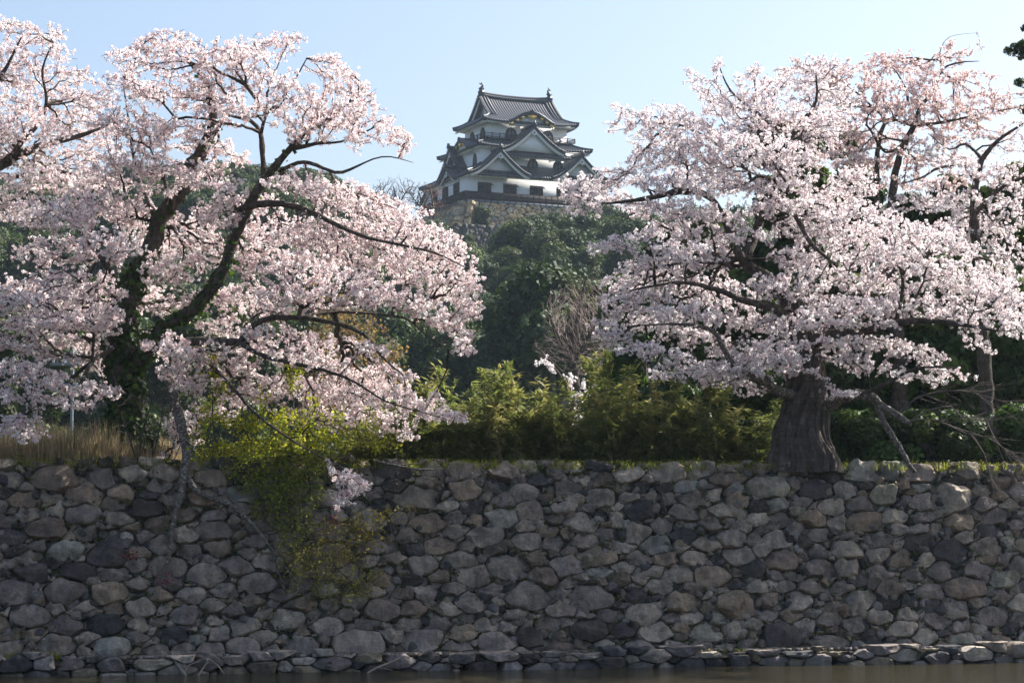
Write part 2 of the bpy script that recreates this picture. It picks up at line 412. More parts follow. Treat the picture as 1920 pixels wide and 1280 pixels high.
def moat_wall():
    rg = np.random.default_rng(11)
    radii = np.sort(np.concatenate([rg.uniform(.28, .36, 26), rg.uniform(.18, .27, 360), rg.uniform(.1, .18, 1700), rg.uniform(.05, .1, 2600)]))[::-1]
    pts, rs = pack(30, WL, radii, 1.75, 5)
    pc = cells(pts, rs, 30, WL, 1.75, .07, 5); mb = MB()
    for poly in pc:
        c = poly.mean(0); x = c[0] - 15; h = c[1]
        pale = .04 + .5 * np.exp(-((x - 7.2) / 2.2) ** 2) * sm((h - 2.2) / 1.2); u = rg.random()
        if u < pale: pal = PALE
        elif u < pale + .15: pal = DARK
        elif u < pale + .33: pal = BROWN
        else: pal = GREY
        col = pick(pal, 1, rg, .14)[0] * np.array([1.06, 1.0, .93])
        stone(mb, poly, wall_place, rg, rg.uniform(.004, .013), rg.uniform(.2, .36), col, rnd=int(rg.integers(0, 2)) + (1 if x < -2.5 and h < 2.2 else 0), NP=32, rough=.03)
    root = thing('stone_wall', 'tall dry laid moat wall of rough grey boulders rising from the water', 'wall', WB)
    mb.build('boulders', M['stone'], root, WB, smooth=28)
    # small packing stones in the gaps behind
    mb = MB(); radii = np.sort(rg.uniform(.07, .13, 2600))[::-1]
    p2, r2 = pack(30, WL - .12, radii, 1.2, 9)
    def pl2(V): V = V.copy(); V[:, 2] -= .06; return wall_place(V)
    for poly in cells(p2, r2, 30, WL - .12, 1.2, .03, 9):
        stone(mb, poly, pl2, rg, .006, .5, pick(GREY + DARK + BROWN, 1, rg)[0] * .9, NP=9, rings=((1, -.5), (.9, .5), (.5, 1)), rnd=1, rough=.01)
    mb.add(wall_place(np.array([(0, -.1, -.2), (30, -.1, -.25), (30, WL - .15, -.25), (0, WL - .15, -.25)])), [(0, 1, 2, 3)])
    mb.build('packing_stones', M['stone'], root, WB, smooth=True)
    # cap: soil behind the top course
    # moss and weeds rooted in the joints
    wb = MB(); C = []; Nn = []
    for poly in pc:
        for v in poly:
            if rg.random() < (.2 if v[1] < WL - .25 else .55):
                n = int(rg.integers(3, 14)); c = wall_place(np.array([[v[0], v[1], .03]]))[0]
                C.append(c + rg.normal(size=(n, 3)) * np.array([.05, .03, .025])); Nn.append(WN + rg.normal(size=(n, 3)) * .6)
    C = np.concatenate(C); Nn = np.concatenate(Nn)
    wb.quads(leaf_quads(C, Nn, rg.uniform(.008, .02, len(C)), .6, .4, rg), pick([(.07, .12, .02), (.1, .14, .025), (.05, .09, .02), (.12, .1, .04)], len(C), rg, .2))
    tag(wb.build('wall_weeds', M['thin_leaf'], None, WB), 'small green weeds and moss sprouting from the joints of the wall', 'weeds', kind='stuff')
moat_wall()
def footing():
    rg = np.random.default_rng(21); mb = MB(); H = .37
    def place(V): return WO + (V[:, 0:1] - 15) * WT + np.array([0, 0, 1.]) * (V[:, 1:2] - .05) + WNH * (V[:, 2:3] + .02 + .06 * np.sin(V[:, 0:1] * .9))
    radii = np.sort(np.concatenate([rg.uniform(.12, .18, 90), rg.uniform(.05, .12, 500)]))[::-1]
    pts, rs = pack(30, H, radii, 2.3, 3)
    for poly in cells(pts, rs, 30, H, 2.3, .085, 3):
        pal = GREY + [(.22, .19, .14), (.26, .23, .18)] + DARK
        stone(mb, poly, place, rg, .006, .5, pick(pal, 1, rg, .2)[0], NP=24, rings=((1, -2.2), (1, 0), (.95, .6), (.82, .92), (.4, 1)), rnd=int(rg.random() < .4), rough=.02)
    root = thing('stone_footing', 'low ledge of blocky stones along the waterline below the tall wall', 'stone ledge', WO)
    mb.build('footing_blocks', M['stone'], root, WO, smooth=32)
    # pebbles lying on top of the ledge
    mb = MB(); n = 700
    for _ in range(n):
        c = WO + WT * rg.uniform(-11, 11) - WNH * rg.uniform(.05, .4) + np.array([0, 0, .29]); r = rg.uniform(.012, .05)
        a = rg.uniform(0, 6.3); mb.box(c, (r * 2.4, r * 1.6, r * 1.2), a, pick(GREY + BROWN, 1, rg)[0])
    tag(mb.build('pebbles', M['stone'], None, WO), 'loose pebbles and stone chips lying on the ledge at the wall foot', 'pebbles', kind='stuff')
footing()

# ------------------------------------------------------------------ the castle keep (local frame: u along the front, v back, z up)
keep = thing('castle_keep', 'white three storey castle keep with grey tiled roofs on a stone base on the hilltop', 'castle', CC, CA)
def sag(b, k=.7): return k * b + (1 - k) * b * b
def rib_surface(mb, S, La, nb=9, pitch=.40, rib=.14, thick=.2, edge=True):
    k = max(2, int(round(La / pitch))); na = 4 * k + 1; a = np.linspace(0, 1, na); b = np.linspace(0, 1, nb)
    A, B = np.meshgrid(a, b, indexing='ij'); X = S(A, B)
    da = np.gradient(X, axis=0); db = np.gradient(X, axis=1); n = unit(np.cross(da, db)); n[n[..., 2] < 0] *= -1
    h = np.array([0, .75, 1, .75])[np.arange(na) % 4] * rib
    Tp = X + n * h[:, None, None]; Bt = X - np.array([0, 0, thick])
    i, j = np.meshgrid(np.arange(na - 1), np.arange(nb - 1), indexing='ij'); q = np.stack([i * nb + j, (i + 1) * nb + j, (i + 1) * nb + j + 1, i * nb + j + 1], -1).reshape(-1, 4)
    o = na * nb; qq = [q, q[:, ::-1] + o]
    if edge:
        i = np.arange(na - 1); qq.append(np.stack([i * nb, i * nb + o, (i + 1) * nb + o, (i + 1) * nb], -1))
        j = np.arange(nb - 1)
        for e in (0, (na - 1) * nb): qq.append(np.stack([e + j, e + j + 1, e + j + 1 + o, e + j + o], -1))
    mb.add(np.concatenate([Tp.reshape(-1, 3), Bt.reshape(-1, 3)]), np.concatenate(qq))
def rafters(mb, p0, p1, out, zoff, step=.5, size=(.16, .16, .16)):
    p0 = np.asarray(p0, float); p1 = np.asarray(p1, float); L = np.linalg.norm(p1 - p0); n = int(L / step)
    for i in range(n + 1):
        c = p0 + (p1 - p0) * i / n - np.asarray(out) * .28; mb.box(c + np.array([0, 0, zoff]), size)
def hip_tube(mb, pts, r=.17): tube(mb, catmull(pts, .5), r, 7)
def side_fn(kind, e, i, z0, z1, lift, k, bmax=1.0, lim=None):
    """e = eave rectangle (u0,u1,v0,v1), i = inner rectangle; returns S(a,b) and eave length"""
    u0, u1, v0, v1 = e; iu0, iu1, iv0, iv1 = i
    def S(A, B):
        Bb = B * bmax
        if kind in 'fb':
            lo = u0 + (iu0 - u0) * np.minimum(Bb / (lim or 1), 1); hi = u1 + (iu1 - u1) * np.minimum(Bb / (lim or 1), 1)
            x = u0 + (u1 - u0) * A; xc = np.clip(x, lo, hi); y = v0 + (iv0 - v0) * Bb if kind == 'f' else v1 + (iv1 - v1) * Bb
            t = 2 * A - 1; P3 = [xc, y + 0 * A]
        else:
            lo = v0 + (iv0 - v0) * Bb; hi = v1 + (iv1 - v1) * Bb
            x = v0 + (v1 - v0) * A; xc = np.clip(x, lo, hi); y = u0 + (iu0 - u0) * Bb if kind == 'l' else u1 + (iu1 - u1) * Bb
            t = 2 * A - 1; P3 = [y + 0 * A, xc]
        z = z0 + (z1 - z0) * sag(Bb, k) + lift * np.abs(t) ** 5 * (1 - Bb) ** 2
        return np.stack([P3[0], P3[1], z], -1)
    return S, (u1 - u0 if kind in 'fb' else v1 - v0)
def skirt_roof(name, e, i, z0, z1, lift=.3, k=.75):
    mb = MB()
    for kind in 'fblr':
        S, L = side_fn(kind, e, i, z0, z1, lift, k); rib_surface(mb, S, L, 6)
    roof_o = mb.build(name, M['tile'], keep)
    for ku, kv in ((0, 2), (1, 2), (0, 3), (1, 3)):
        pts = [(e[ku] + (i[ku] - e[ku]) * b, e[kv] + (i[kv] - e[kv]) * b, z0 + (z1 - z0) * sag(b, k) + lift * (1 - b) ** 2 + .12) for b in (0, .33, .66, 1)]
        h = MB(); hip_tube(h, pts, .18); h.build('hip_ridge', M['tile'], roof_o)
    r = MB(); u0, u1, v0, v1 = e
    rafters(r, (u0 + .5, v0, z0), (u1 - .5, v0, z0), (0, -1, 0), -.26); rafters(r, (u0, v0 + .5, z0), (u0, v1 - .5, z0), (-1, 0, 0), -.26)
    rafters(r, (u1, v0 + .5, z0), (u1, v1 - .5, z0), (1, 0, 0), -.26)
    r.build('rafters', M['plaster'], roof_o); r = MB()
    r.box(((u0 + u1) / 2, (v0 + i[2]) / 2 + .3, z0 - .12), (u1 - u0 - 1.0, abs(i[2] - v0) - .4, .1)); r.build('eave_soffit', M['plaster'], roof_o); r = MB(); r.box(((u0 + i[0]) / 2 + .3, (v0 + v1) / 2, z0 - .125), (abs(i[0] - u0) - .4, v1 - v0 - 1.0, .1))
    r.build('eave_soffit', M['plaster'], roof_o)
    return roof_o
def wallbox(name, u0, u1, v0, v1, z0, z1, m='plaster'):
    mb = MB(); mb.box(((u0 + u1) / 2, (v0 + v1) / 2, (z0 + z1) / 2), (u1 - u0, v1 - v0, z1 - z0)); return mb.build(name, M[m], keep)
def frame_axes(facing, c):
    """c: (lateral, front position) ; returns f(x, d, z) -> local point, d runs inward"""
    if facing == 'f': return lambda x, d, z: np.stack([c[0] + x, c[1] + d + 0 * x, z + 0 * x], -1)
    if facing == 'l': return lambda x, d, z: np.stack([c[1] + d + 0 * x, c[0] - x, z + 0 * x], -1)
    if facing == 'r': return lambda x, d, z: np.stack([c[1] - d + 0 * x, c[0] + x, z + 0 * x], -1)
def gable(facing, c, w, zb, za, depth, rec=.8, face_z=None, board=.42, kara=False, ornament=True, name='gable_roof'):
    f = frame_axes(facing, c); H = za - zb
    if kara: zf = lambda s: zb + H * (.5 - .5 * np.cos(pi * s ** .75)) * 1.0
    else: zf = lambda s: zb + H * (sag(s, .66)) + .22 * (1 - s) ** 6
    mb = MB()
    for sg in (-1, 1):
        def S(A, B, sg=sg): return f(sg * w * (1 - B), depth * A, zf(B))
        rib_surface(mb, S, depth, 10, .40, .13, .22)
    o = mb.build(name, M['tile'], keep)
    s = np.linspace(0, 1, 12); xs = np.concatenate([-w * (1 - s), (w * (1 - s))[::-1][1:]]); zs = np.concatenate([zf(s), zf(s)[::-1][1:]])
    v = MB()
    for dd, r in ((.1, .15), (.42, .13)): tube(v, f(xs, np.full(len(xs), dd), zs + .13), r, 6)
    tube(v, f(np.array([0, 0, 0.]), np.array([-.1, depth / 2, depth]), np.array([za + .24] * 3)), .24, 7)
    if not kara:                                                     # tile ends up the verge
        for x, z in zip(np.interp(np.arange(0, len(xs) - 1, .5), np.arange(len(xs)), xs), np.interp(np.arange(0, len(xs) - 1, .5), np.arange(len(xs)), zs)):
            v.box(f(x, -.08, z + .14), (.17, .17, .17))
    v.build('ridge_tiles', M['tile'], o)
    e = MB()
    q = .55 if kara else .8; poly = [(x * q, za + .05 + z * q) for x, z in ((-.4, 0), (.4, 0), (.36, .42), (.16, .6), (.06, .92), (-.06, .92), (-.16, .6), (-.36, .42))]
    e.prism(poly, lambda x, z: f(x, -.22, z), lambda x, z: f(x, .12, z)); e.build('ridge_end_tile', M['tile'], o)
    b = MB(); n = len(xs); V = []
    for dd in (.14, .26):
        V += [f(x * .985, dd, z - .16) for x, z in zip(xs, zs)] + [f(x * .97, dd, z - .16 - board * (1 if abs(x) < .9 * w else .75)) for x, z in zip(xs, zs)]
    for i in range(n - 1):
        pass
    Q = []
    for i in range(n - 1): Q += [(i, i + 1, n + i + 1, n + i), (2 * n + i + 1, 2 * n + i, 3 * n + i, 3 * n + i + 1), (n + i, n + i + 1, 3 * n + i + 1, 3 * n + i)]
    b.add(V, Q); b.build('bargeboard', M['wood' if kara else 'plaster'], o)
    fz = zb if face_z is None else face_z
    if fz < za - .5:
        m = (zs - .25) > fz; px = xs[m]; pz = zs[m] - .25
        poly = [(px[0], fz)] + list(zip(px, pz)) + [(px[-1], fz)]
        g = MB(); g.prism(poly, lambda x, z: f(x, rec, z), lambda x, z: f(x, rec + .3, z)); g.build('gable_wall', M['plaster'], o)
    if ornament and not kara:
        g = MB(); z0 = za - .55
        g.prism([(-.12, z0), (.12, z0), (.34, z0 - .3), (.4, z0 - .62), (.14, z0 - .6), (0, z0 - .88), (-.14, z0 - .6), (-.4, z0 - .62), (-.34, z0 - .3)], lambda x, z: f(x, .04, z), lambda x, z: f(x, .13, z))
        go = g.build('gable_pendant', M['plaster'], o)
        g = MB(); a = np.arange(8) * pi / 4; g.prism(list(zip(.13 * np.cos(a), z0 - .3 + .13 * np.sin(a))), lambda x, z: f(x, -.01, z), lambda x, z: f(x, .035, z)); g.build('boss', M['dark_opening'], go)
    return o, f
# walls
wallbox('ground_floor_wall', -10.5, 10.5, -7.5, 7.6, 46.3, 50.05)
wallbox('middle_floor_wall', -7.9, 7.9, -6.3, 6.2, 50.4, 54.3)
wallbox('top_floor_wall', -6.0, 6.2, -4.25, 3.9, 54.6, 58.35)
# plaster plinth and timber veranda skirt with battens, rails and feet
mb = MB(); mb.box((0, 0, 46.36), (22.3, 17.4, .3)); mb.build('plinth', M['concrete'], keep)
mb = MB(); u0, u1, v0, v1, z0, z1 = -11.05, 11.05, -8.5, 8.6, 46.62, 47.62
for (c, d) in (((0, v0, (z0 + z1) / 2), (u1 - u0, .1, z1 - z0)), ((u0, (v0 + v1) / 2, (z0 + z1) / 2), (.1, v1 - v0 - .12, z1 - z0)), ((u1, (v0 + v1) / 2, (z0 + z1) / 2), (.1, v1 - v0 - .12, z1 - z0))): mb.box(c, d)
mb.box((0, 0, 46.57), (21.6, 16.6, .08))
vs = mb.build('veranda_skirt', M['wood'], keep)
mb = MB()
for x in np.arange(u0, u1 + .01, .92): mb.box((x, v0 - .09, (z0 + z1) / 2), (.1, .07, z1 - z0 + .04)); mb.box((x, v0 - .05, z0 - .18), (.16, .4, .16))
for y in np.arange(v0, v1, .92): mb.box((u0 - .09, y, (z0 + z1) / 2), (.07, .1, z1 - z0 + .04)); mb.box((u0 - .05, y, z0 - .18), (.4, .16, .16))
for zz in (z1 + .04, z0 + .3): mb.box((0, v0 - .1, zz), (u1 - u0 + .3, .14, .08)); mb.box((u0 - .1, 0, zz + .003), (.14, v1 - v0, .08))
mb.build('battens', M['wood'], vs)
# ground floor roof, its gables
skirt_roof('lower_roof', (-11.1, 11.6, -8.9, 8.9), (-7.9, 7.9, -6.3, 6.2), 50.1, 52.0, .3)
gable('f', (-6.2, -9.35), 4.5, 49.95, 53.55, 5.5, rec=1.1, face_z=50.6, name='front_gable_roof')
gable('f', (6.2, -9.35), 4.5, 49.95, 53.55, 5.5, rec=1.1, face_z=50.6, name='front_gable_roof')
def strip_roof(x0, x1, vf, vb, z0, z1, name='pent_roof'):
    mb = MB()
    def S(A, B): return np.stack([x0 + (x1 - x0) * A, vf + (vb - vf) * B, z0 + (z1 - z0) * sag(B, .8)], -1)
    rib_surface(mb, S, x1 - x0, 5); o = mb.build(name, M['tile'], keep)
    r = MB(); rafters(r, (x0 + .2, vf, z0), (x1 - .2, vf, z0), (0, -1, 0), -.26); r.build('rafters', M['plaster'], o); r = MB(); r.box(((x0 + x1) / 2, (vf + vb) / 2 + .1, z0 - .13), (x1 - x0 - .2, vb - vf - .3, .1)); r.build('eave_soffit', M['plaster'], o)
strip_roof(-9.1, -3.1, -9.15, -8.3, 50.05, 50.75); strip_roof(3.1, 9.1, -9.15, -8.3, 50.05, 50.75)
o, f_ = gable('l', (1.2, -9.6), 4.9, 50.5, 55.1, 2.9, rec=1.2, face_z=51.6, name='side_gable_roof')
def strip_left(v0, v1, uf, ub, z0, z1):
    mb = MB()
    def S(A, B): return np.stack([uf + (ub - uf) * B, v0 + (v1 - v0) * A, z0 + (z1 - z0) * sag(B, .8)], -1)
    rib_surface(mb, S, v1 - v0, 5); o = mb.build('pent_roof', M['tile'], keep)
    r = MB(); rafters(r, (uf, v0 + .2, z0), (uf, v1 - .2, z0), (-1, 0, 0), -.26); r.build('rafters', M['plaster'], o)
strip_left(-2.3, 4.7, -9.8, -8.8, 50.8, 51.6)
gable('l', (-1.9, -11.35), 3.0, 49.75, 51.75, 3.0, rec=1.0, face_z=50.1, board=.3, name='side_gable_roof')
# second roof with its front gable and the curved gable on the left
skirt_roof('middle_roof', (-8.9, 8.7, -7.5, 7.4), (-6.0, 6.2, -4.25, 3.9), 54.45, 56.0, .3)
gable('f', (-.65, -8.3), 4.75, 53.75, 57.35, 4.6, rec=.55, face_z=53.9, board=.5, name='great_gable_roof')
strip_roof(-5.6, 5.0, -8.2, -6.4, 53.25, 54.1)
def karahafu(facing, c, w, zb, za, depth, gold):
    o, f = gable(facing, c, w, zb, za, depth, rec=.5, board=.26, kara=True, name='curved_gable_roof')
    s = lambda x: zb + (za - zb) * (.5 - .5 * cos(pi * max(0, 1 - abs(x) / w) ** .75))
    for x, sz in gold:
        g = MB(); z = s(x) - .34 - (.2 if sz > .5 else 0)
        poly = [(-sz, .12), (-sz * .6, .2), (0, .14 + sz * .2), (sz * .6, .2), (sz, .12), (sz * .8, -.12), (sz * .4, -.16), (sz * .2, -.2 - sz * .35), (-sz * .2, -.2 - sz * .35), (-sz * .4, -.16), (-sz * .8, -.12)]
        g.prism(poly, lambda a, b: f(x + a, .02, z + b), lambda a, b: f(x + a, .11, z + b)); g.build('gilded_ornament', M['gold'], o)
    g = MB(); xx = np.linspace(-w * .93, w * .93, 15); g.prism([(x, s(x) - .3) for x in xx] + [(w * .93, zb - .5), (-w * .93, zb - .5)], lambda x, z: f(x, .62, z), lambda x, z: f(x, .9, z)); g.build('gable_wall', M['plaster'], o)
karahafu('l', (-1.9, -9.3), 2.9, 54.5, 55.75, 3.2, [(0, .62), (-1.3, .24), (1.3, .24)])
# balcony rail round the top floor
mb = MB()
for zz, t in ((56.62, .1), (56.38, .07), (56.12, .1)):
    mb.box((.1, -5.15, zz), (13.9, .09, t)); mb.box((-6.85, -.2, zz + .004), (.09, 10.0, t)); mb.box((7.05, -.2, zz + .004), (.09, 10.0, t))
for x in np.arange(-6.85, 7.1, 1.158): mb.box((x, -5.15, 56.35), (.12, .12, .72))
for y in np.arange(-5.15, 4.8, 1.25): mb.box((-6.85, y, 56.352), (.12, .12, .72)); mb.box((7.05, y, 56.352), (.12, .12, .72))
mb.box((.1, -.2, 55.98), (13.6, 9.7, .08)); mb.build('balcony_rail', M['wood'], keep)
# top hip-and-gable roof
e = (-7.3, 7.5, -5.6, 5.3); vr = -.15; G = 5.55; bh = .36; z0, z1 = 58.35, 62.45; kk = .7
iu = (.1 - G, .1 + G); mb = MB()
zt = lambda b: z0 + (z1 - z0) * sag(b, kk)
for kind in 'fb':
    S, L = side_fn(kind, e, (iu[0], iu[1], vr, vr), z0, z1, .38, kk, 1.0, bh)
    def S2(A, B, S=S): X = S(A, B); X[..., 2] += .3 * B ** 2 * np.abs((X[..., 0] - .1) / G) ** 2.5; return X
    rib_surface(mb, S2, L, 12)
iv = (e[2] + (vr - e[2]) * bh, e[3] + (vr - e[3]) * bh); zg = zt(bh)
for kind in 'lr':
    S, L = side_fn(kind, e, (iu[0], iu[1], iv[0], iv[1]), z0, zg, .38, .9); rib_surface(mb, S, L, 6)
top = mb.build('top_roof', M['tile'], keep)
mb = MB()
xr = np.linspace(iu[0] - .1, iu[1] + .1, 15); zr = z1 + .3 * np.abs((xr - .1) / G) ** 2.5
for dz, r in ((.18, .34), (.5, .24)): tube(mb, np.stack([xr, 0 * xr + vr, zr + dz], -1), r, 8)
for sx in (0, 1):
    for sv in (0, 1):
        ev = e[2 + sv]
        pts = [(e[sx] + (iu[sx] - e[sx]) * b / bh, ev + (vr - ev) * b, zt(b) + .38 * (1 - b / bh) ** 2 + .12) for b in (0, .12, .24, bh)]
        hip_tube(mb, pts, .19)
        bb = np.linspace(bh - .06, 1, 9)
        for off, r in ((0, .2), (.5, .17), (.95, .14)):
            x = iu[sx] + (off if sx == 0 else -off)
            tube(mb, np.stack([0 * bb + x, ev + (vr - ev) * bb, zt(bb) + .3 * bb ** 2 + .14], -1), r, 6)
        for b in np.linspace(bh, .97, 13): mb.box((iu[sx] + (-.22 if sx == 0 else .22), ev + (vr - ev) * b, zt(b) + .3 * b * b + .12), (.2, .22, .22))
mb.build('ridge_tiles', M['tile'], top)
for sx in (0, 1):
    d = 1 if sx == 0 else -1
    bb = np.linspace(bh, 1, 9); yv = np.concatenate([e[2] + (vr - e[2]) * bb, (e[3] + (vr - e[3]) * bb)[::-1][1:]]); zv = np.concatenate([zt(bb) + .3 * bb ** 2, (zt(bb) + .3 * bb ** 2)[::-1][1:]])
    g = MB(); poly = [(yv[0], zg - .1)] + list(zip(yv, zv - .3)) + [(yv[-1], zg - .1)]
    g.prism(poly, lambda y, z: np.array([iu[sx] + d * 1.0, y, z]), lambda y, z: np.array([iu[sx] + d * 1.3, y, z])); g.build('gable_wall', M['plaster'], top)
    g = MB(); n = len(yv); V = []
    for x in (iu[sx] + d * .02, iu[sx] + d * .16): V += [(x, y, z - .1) for y, z in zip(yv, zv)] + [(x, y * .96, z - .58) for y, z in zip(yv, zv)]
    Q = []
    for i in range(n - 1): Q += [(i, i + 1, n + i + 1, n + i), (2 * n + i + 1, 2 * n + i, 3 * n + i, 3 * n + i + 1), (n + i, n + i + 1, 3 * n + i + 1, 3 * n + i)]
    g.add(V, Q); g.build('bargeboard', M['plaster'], top)
    # dolphin-like fish finial: body curling up, split tail, back fins
    g = MB(); x0 = iu[sx] + d * .25; zb = zr[0] + .62
    sp = np.array([(0, 0), (.05, .22), (-.02, .5), (-.16, .78), (-.18, 1.02), (-.02, 1.2)]); C3 = np.stack([x0 - d * sp[:, 0] * 1.1, 0 * sp[:, 0] + vr, zb + sp[:, 1]], -1)
    tube(g, catmull(C3, .12), np.interp(np.linspace(0, 1, len(catmull(C3, .12))), [0, .3, .8, 1], [.34, .27, .12, .05]), 8)
    for pl in ([(-.02, 1.1), (.34, 1.26), (.2, 1.02), (.02, .95)], [(-.1, 1.05), (-.2, 1.5), (.05, 1.2)], [(.2, .3), (.5, .45), (.24, .6)], [(-.2, .15), (-.5, .5), (-.3, .6)]):
        g.prism(pl, lambda a, z: np.array([x0 - d * a, vr - .05, zb + z]), lambda a, z: np.array([x0 - d * a, vr + .05, zb + z]))
    g.box((x0, vr, zb - .15), (.75, .7, .5)); g.build('roof_finial', M['tile'], keep)
r = MB()
rafters(r, (e[0] + .5, e[2], z0), (e[1] - .5, e[2], z0), (0, -1, 0), -.26); rafters(r, (e[0], e[2] + .5, z0), (e[0], e[3] - .5, z0), (-1, 0, 0), -.26)
r.build('rafters', M['plaster'], top); r = MB(); r.box((.1, -4.9, z0 - .1), (13.6, 1.1, .1)); r.build('eave_soffit', M['plaster'], top); r = MB(); r.box((-6.6, -.2, z0 - .103), (1.1, 9.6, .1)); r.build('eave_soffit', M['plaster'], top)
karahafu('f', (.1, -5.95), 3.45, 58.35, 59.75, 4.0, [(0, .72), (-1.5, .3), (1.5, .3), (-2.3, .26), (2.3, .26), (-3.2, .36), (3.1, .36)])
# windows
def arched_window(facing, lat, face, z0, w, h):
    f = frame_axes(facing, (lat, face))
    prof = lambda s: [(-w * .5 * s, 0), (-w * .47 * s, h * .35), (-w * .40 * s, h * .66), (-w * .26 * s, h * .86), (0, h * (1 + .06 * (s - .8))), (w * .26 * s, h * .86), (w * .40 * s, h * .66), (w * .47 * s, h * .35), (w * .5 * s, 0)]
    m = MB(); m.prism(prof(1.22), lambda x, z: f(x, -.1, z0 - .08 + z * 1.08), lambda x, z: f(x, .06, z0 - .08 + z * 1.08)); o = m.build('arched_window', M['wood'], keep)
    m = MB(); m.prism(prof(.9), lambda x, z: f(x, -.13, z0 + z * .92), lambda x, z: f(x, -.104, z0 + z * .92)); m.build('opening', M['dark_opening'], o)
    m = MB()
    for sx in (-1, 1):
        poly = [(sx * w * .09, .05), (sx * w * .09, h * .74), (sx * w * .2, h * .66), (sx * w * .3, h * .5), (sx * w * .33, .05)]
        m.prism(poly if sx > 0 else poly[::-1], lambda x, z: f(x, -.15, z0 + z), lambda x, z: f(x, -.134, z0 + z))
    m.build('pane', M['window_pane'], o)
    m = MB(); m.prism([(-.06, 0), (.06, 0), (.06, h * .9), (-.06, h * .9)], lambda x, z: f(x, -.19, z0 + z), lambda x, z: f(x, -.135, z0 + z))
    for zz in (.25, .5): m.prism([(-w * .4, h * zz), (w * .4, h * zz), (w * .4, h * zz + .05), (-w * .4, h * zz + .05)], lambda x, z: f(x, -.17, z0 + z), lambda x, z: f(x, -.152, z0 + z))
    m.build('mullions', M['wood'], o)
def fpane(n, out): bsdf(n, out, (.16, .18, .21), .25, .6)
M['window_pane'] = mat('dusty window pane', fpane)
for u in (-2.45, 3.2): arched_window('f', u, -4.25, 56.3, 1.55, 1.45)
for v in (-2.6, 1.2): arched_window('l', v, -6.0, 56.3, 1.5, 1.45)
for u in (-3.9, -.05, 3.85): arched_window('f', u, -6.3, 51.95, 1.35, 1.3)
arched_window('l', -4.3, -7.9, 52.2, 1.1, 1.5)
def barred_window(facing, lat, face, z0, z1, w, shutter=True):
    f = frame_axes(facing, (lat, face))
    sq = lambda a, b, c, d: [(a, c), (b, c), (b, d), (a, d)]
    m = MB(); m.prism(sq(-w / 2, w / 2, z0, z1), lambda x, z: f(x, -.05, z), lambda x, z: f(x, .05, z)); o = m.build('barred_window', M['dark_opening'], keep)
    m = MB()
    for x in np.linspace(-w / 2 + .12, w / 2 - .12, 7): m.prism(sq(x - .045, x + .045, z0, z1), lambda a, z: f(a, -.14, z), lambda a, z: f(a, -.056, z))
    for a, b, c, d in ((-w / 2 - .1, w / 2 + .1, z1, z1 + .14), (-w / 2 - .1, w / 2 + .1, z0 - .12, z0), (-w / 2 - .1, -w / 2, z0, z1), (w / 2, w / 2 + .1, z0, z1)): m.prism(sq(a, b, c, d), lambda x, z: f(x, -.16, z), lambda x, z: f(x, .04, z))
    m.build('bars', M['wood'], o)
    if shutter:
        m = MB(); L = w / 2 + .08
        V = [f(-L, -.18, z1 + .1), f(L, -.18, z1 + .1), f(L, -1.05, z1 - .28), f(-L, -1.05, z1 - .28)]
        V = V + [p - np.array([0, 0, .07]) for p in V]; m.add(V, [(0, 1, 2, 3), (7, 6, 5, 4), (0, 4, 5, 1), (1, 5, 6, 2), (2, 6, 7, 3), (3, 7, 4, 0)])
        m.build('propped_shutter', M['wood'], o)
for u in (-7.9, -4.07, -.05, 4.0, 7.9): barred_window('f', u, -7.5, 47.75, 49.05, 1.75)
for v in (-4.0, .1, 4.1): barred_window('l', v, -10.5, 47.75, 49.3, 1.7)
# side turret joined to the left end
an = MB(); an.box((-7.4, 8.4, 47.6), (3.6, 3.6, 2.8)); an.build('annex_wall', M['plaster'], keep)
gable('l', (8.4, -10.2), 2.3, 48.4, 49.9, 4.0, rec=.9, face_z=48.2, board=.3, name='annex_roof')

# stone base of the keep and the retaining wall below it
def wall_block(name, label, cat, faces, H, batter, radii, aspect, pal, seed, root_loc, rz):
    root = thing(name, label, cat, root_loc, rz); rg = np.random.default_rng(seed); mb = MB()
    for (p0, p1) in faces:                                           # foot line, seen from outside left to right
        p0 = np.array(p0, float); p1 = np.array(p1, float); W = np.linalg.norm(p1 - p0); t = (p1 - p0) / W; n = np.array([t[1], -t[0], 0])
        L = math.hypot(H, batter); up = (np.array([0, 0, H]) - n * batter) / L; nn = np.cross(t, up); nn *= np.sign(nn @ n)
        pts, rs = pack(W, L, np.sort(rg.uniform(radii[0], radii[1], radii[2]))[::-1], aspect, seed)
        def place(V): 
            k = V[:, 1:2] / L; x = (V[:, 0:1] - W / 2) * (1 - k * 2 * batter / W) + W / 2
            return p0 + x * t + V[:, 1:2] * up + V[:, 2:3] * nn
        for poly in cells(pts, rs, W, L, aspect, .0, seed):
            stone(mb, poly, place, rg, .03, .3, pick(pal, 1, rg, .15)[0], NP=20, rings=((1, -.9), (1, 0), (.94, .7), (.5, 1)), rough=.03, rnd=int(rg.random() < .4))
        mb.add(place(np.array([(0, 0, -.12), (W, 0, -.12), (W, L, -.12), (0, L, -.12)])), [(0, 1, 2, 3)], None, (.08, .075, .06))
    mb.build('boulders', M['stone'], root, smooth=30)
OCH = [(.52, .39, .23), (.48, .36, .2), (.56, .43, .27), (.4, .34, .26), (.32, .32, .3), (.46, .38, .26)]
wall_block('stone_foundation', 'ochre stone base of tightly fitted boulders carrying the white keep', 'stone base', [((-12.0, -9.7, 42.6), (12.0, -9.7, 42.6)), ((-12.0, 9.7, 42.6), (-12.0, -9.7, 42.6))], 3.62, 1.1, (.3, .55, 1400), 1.35, OCH, 31, CC, CA)
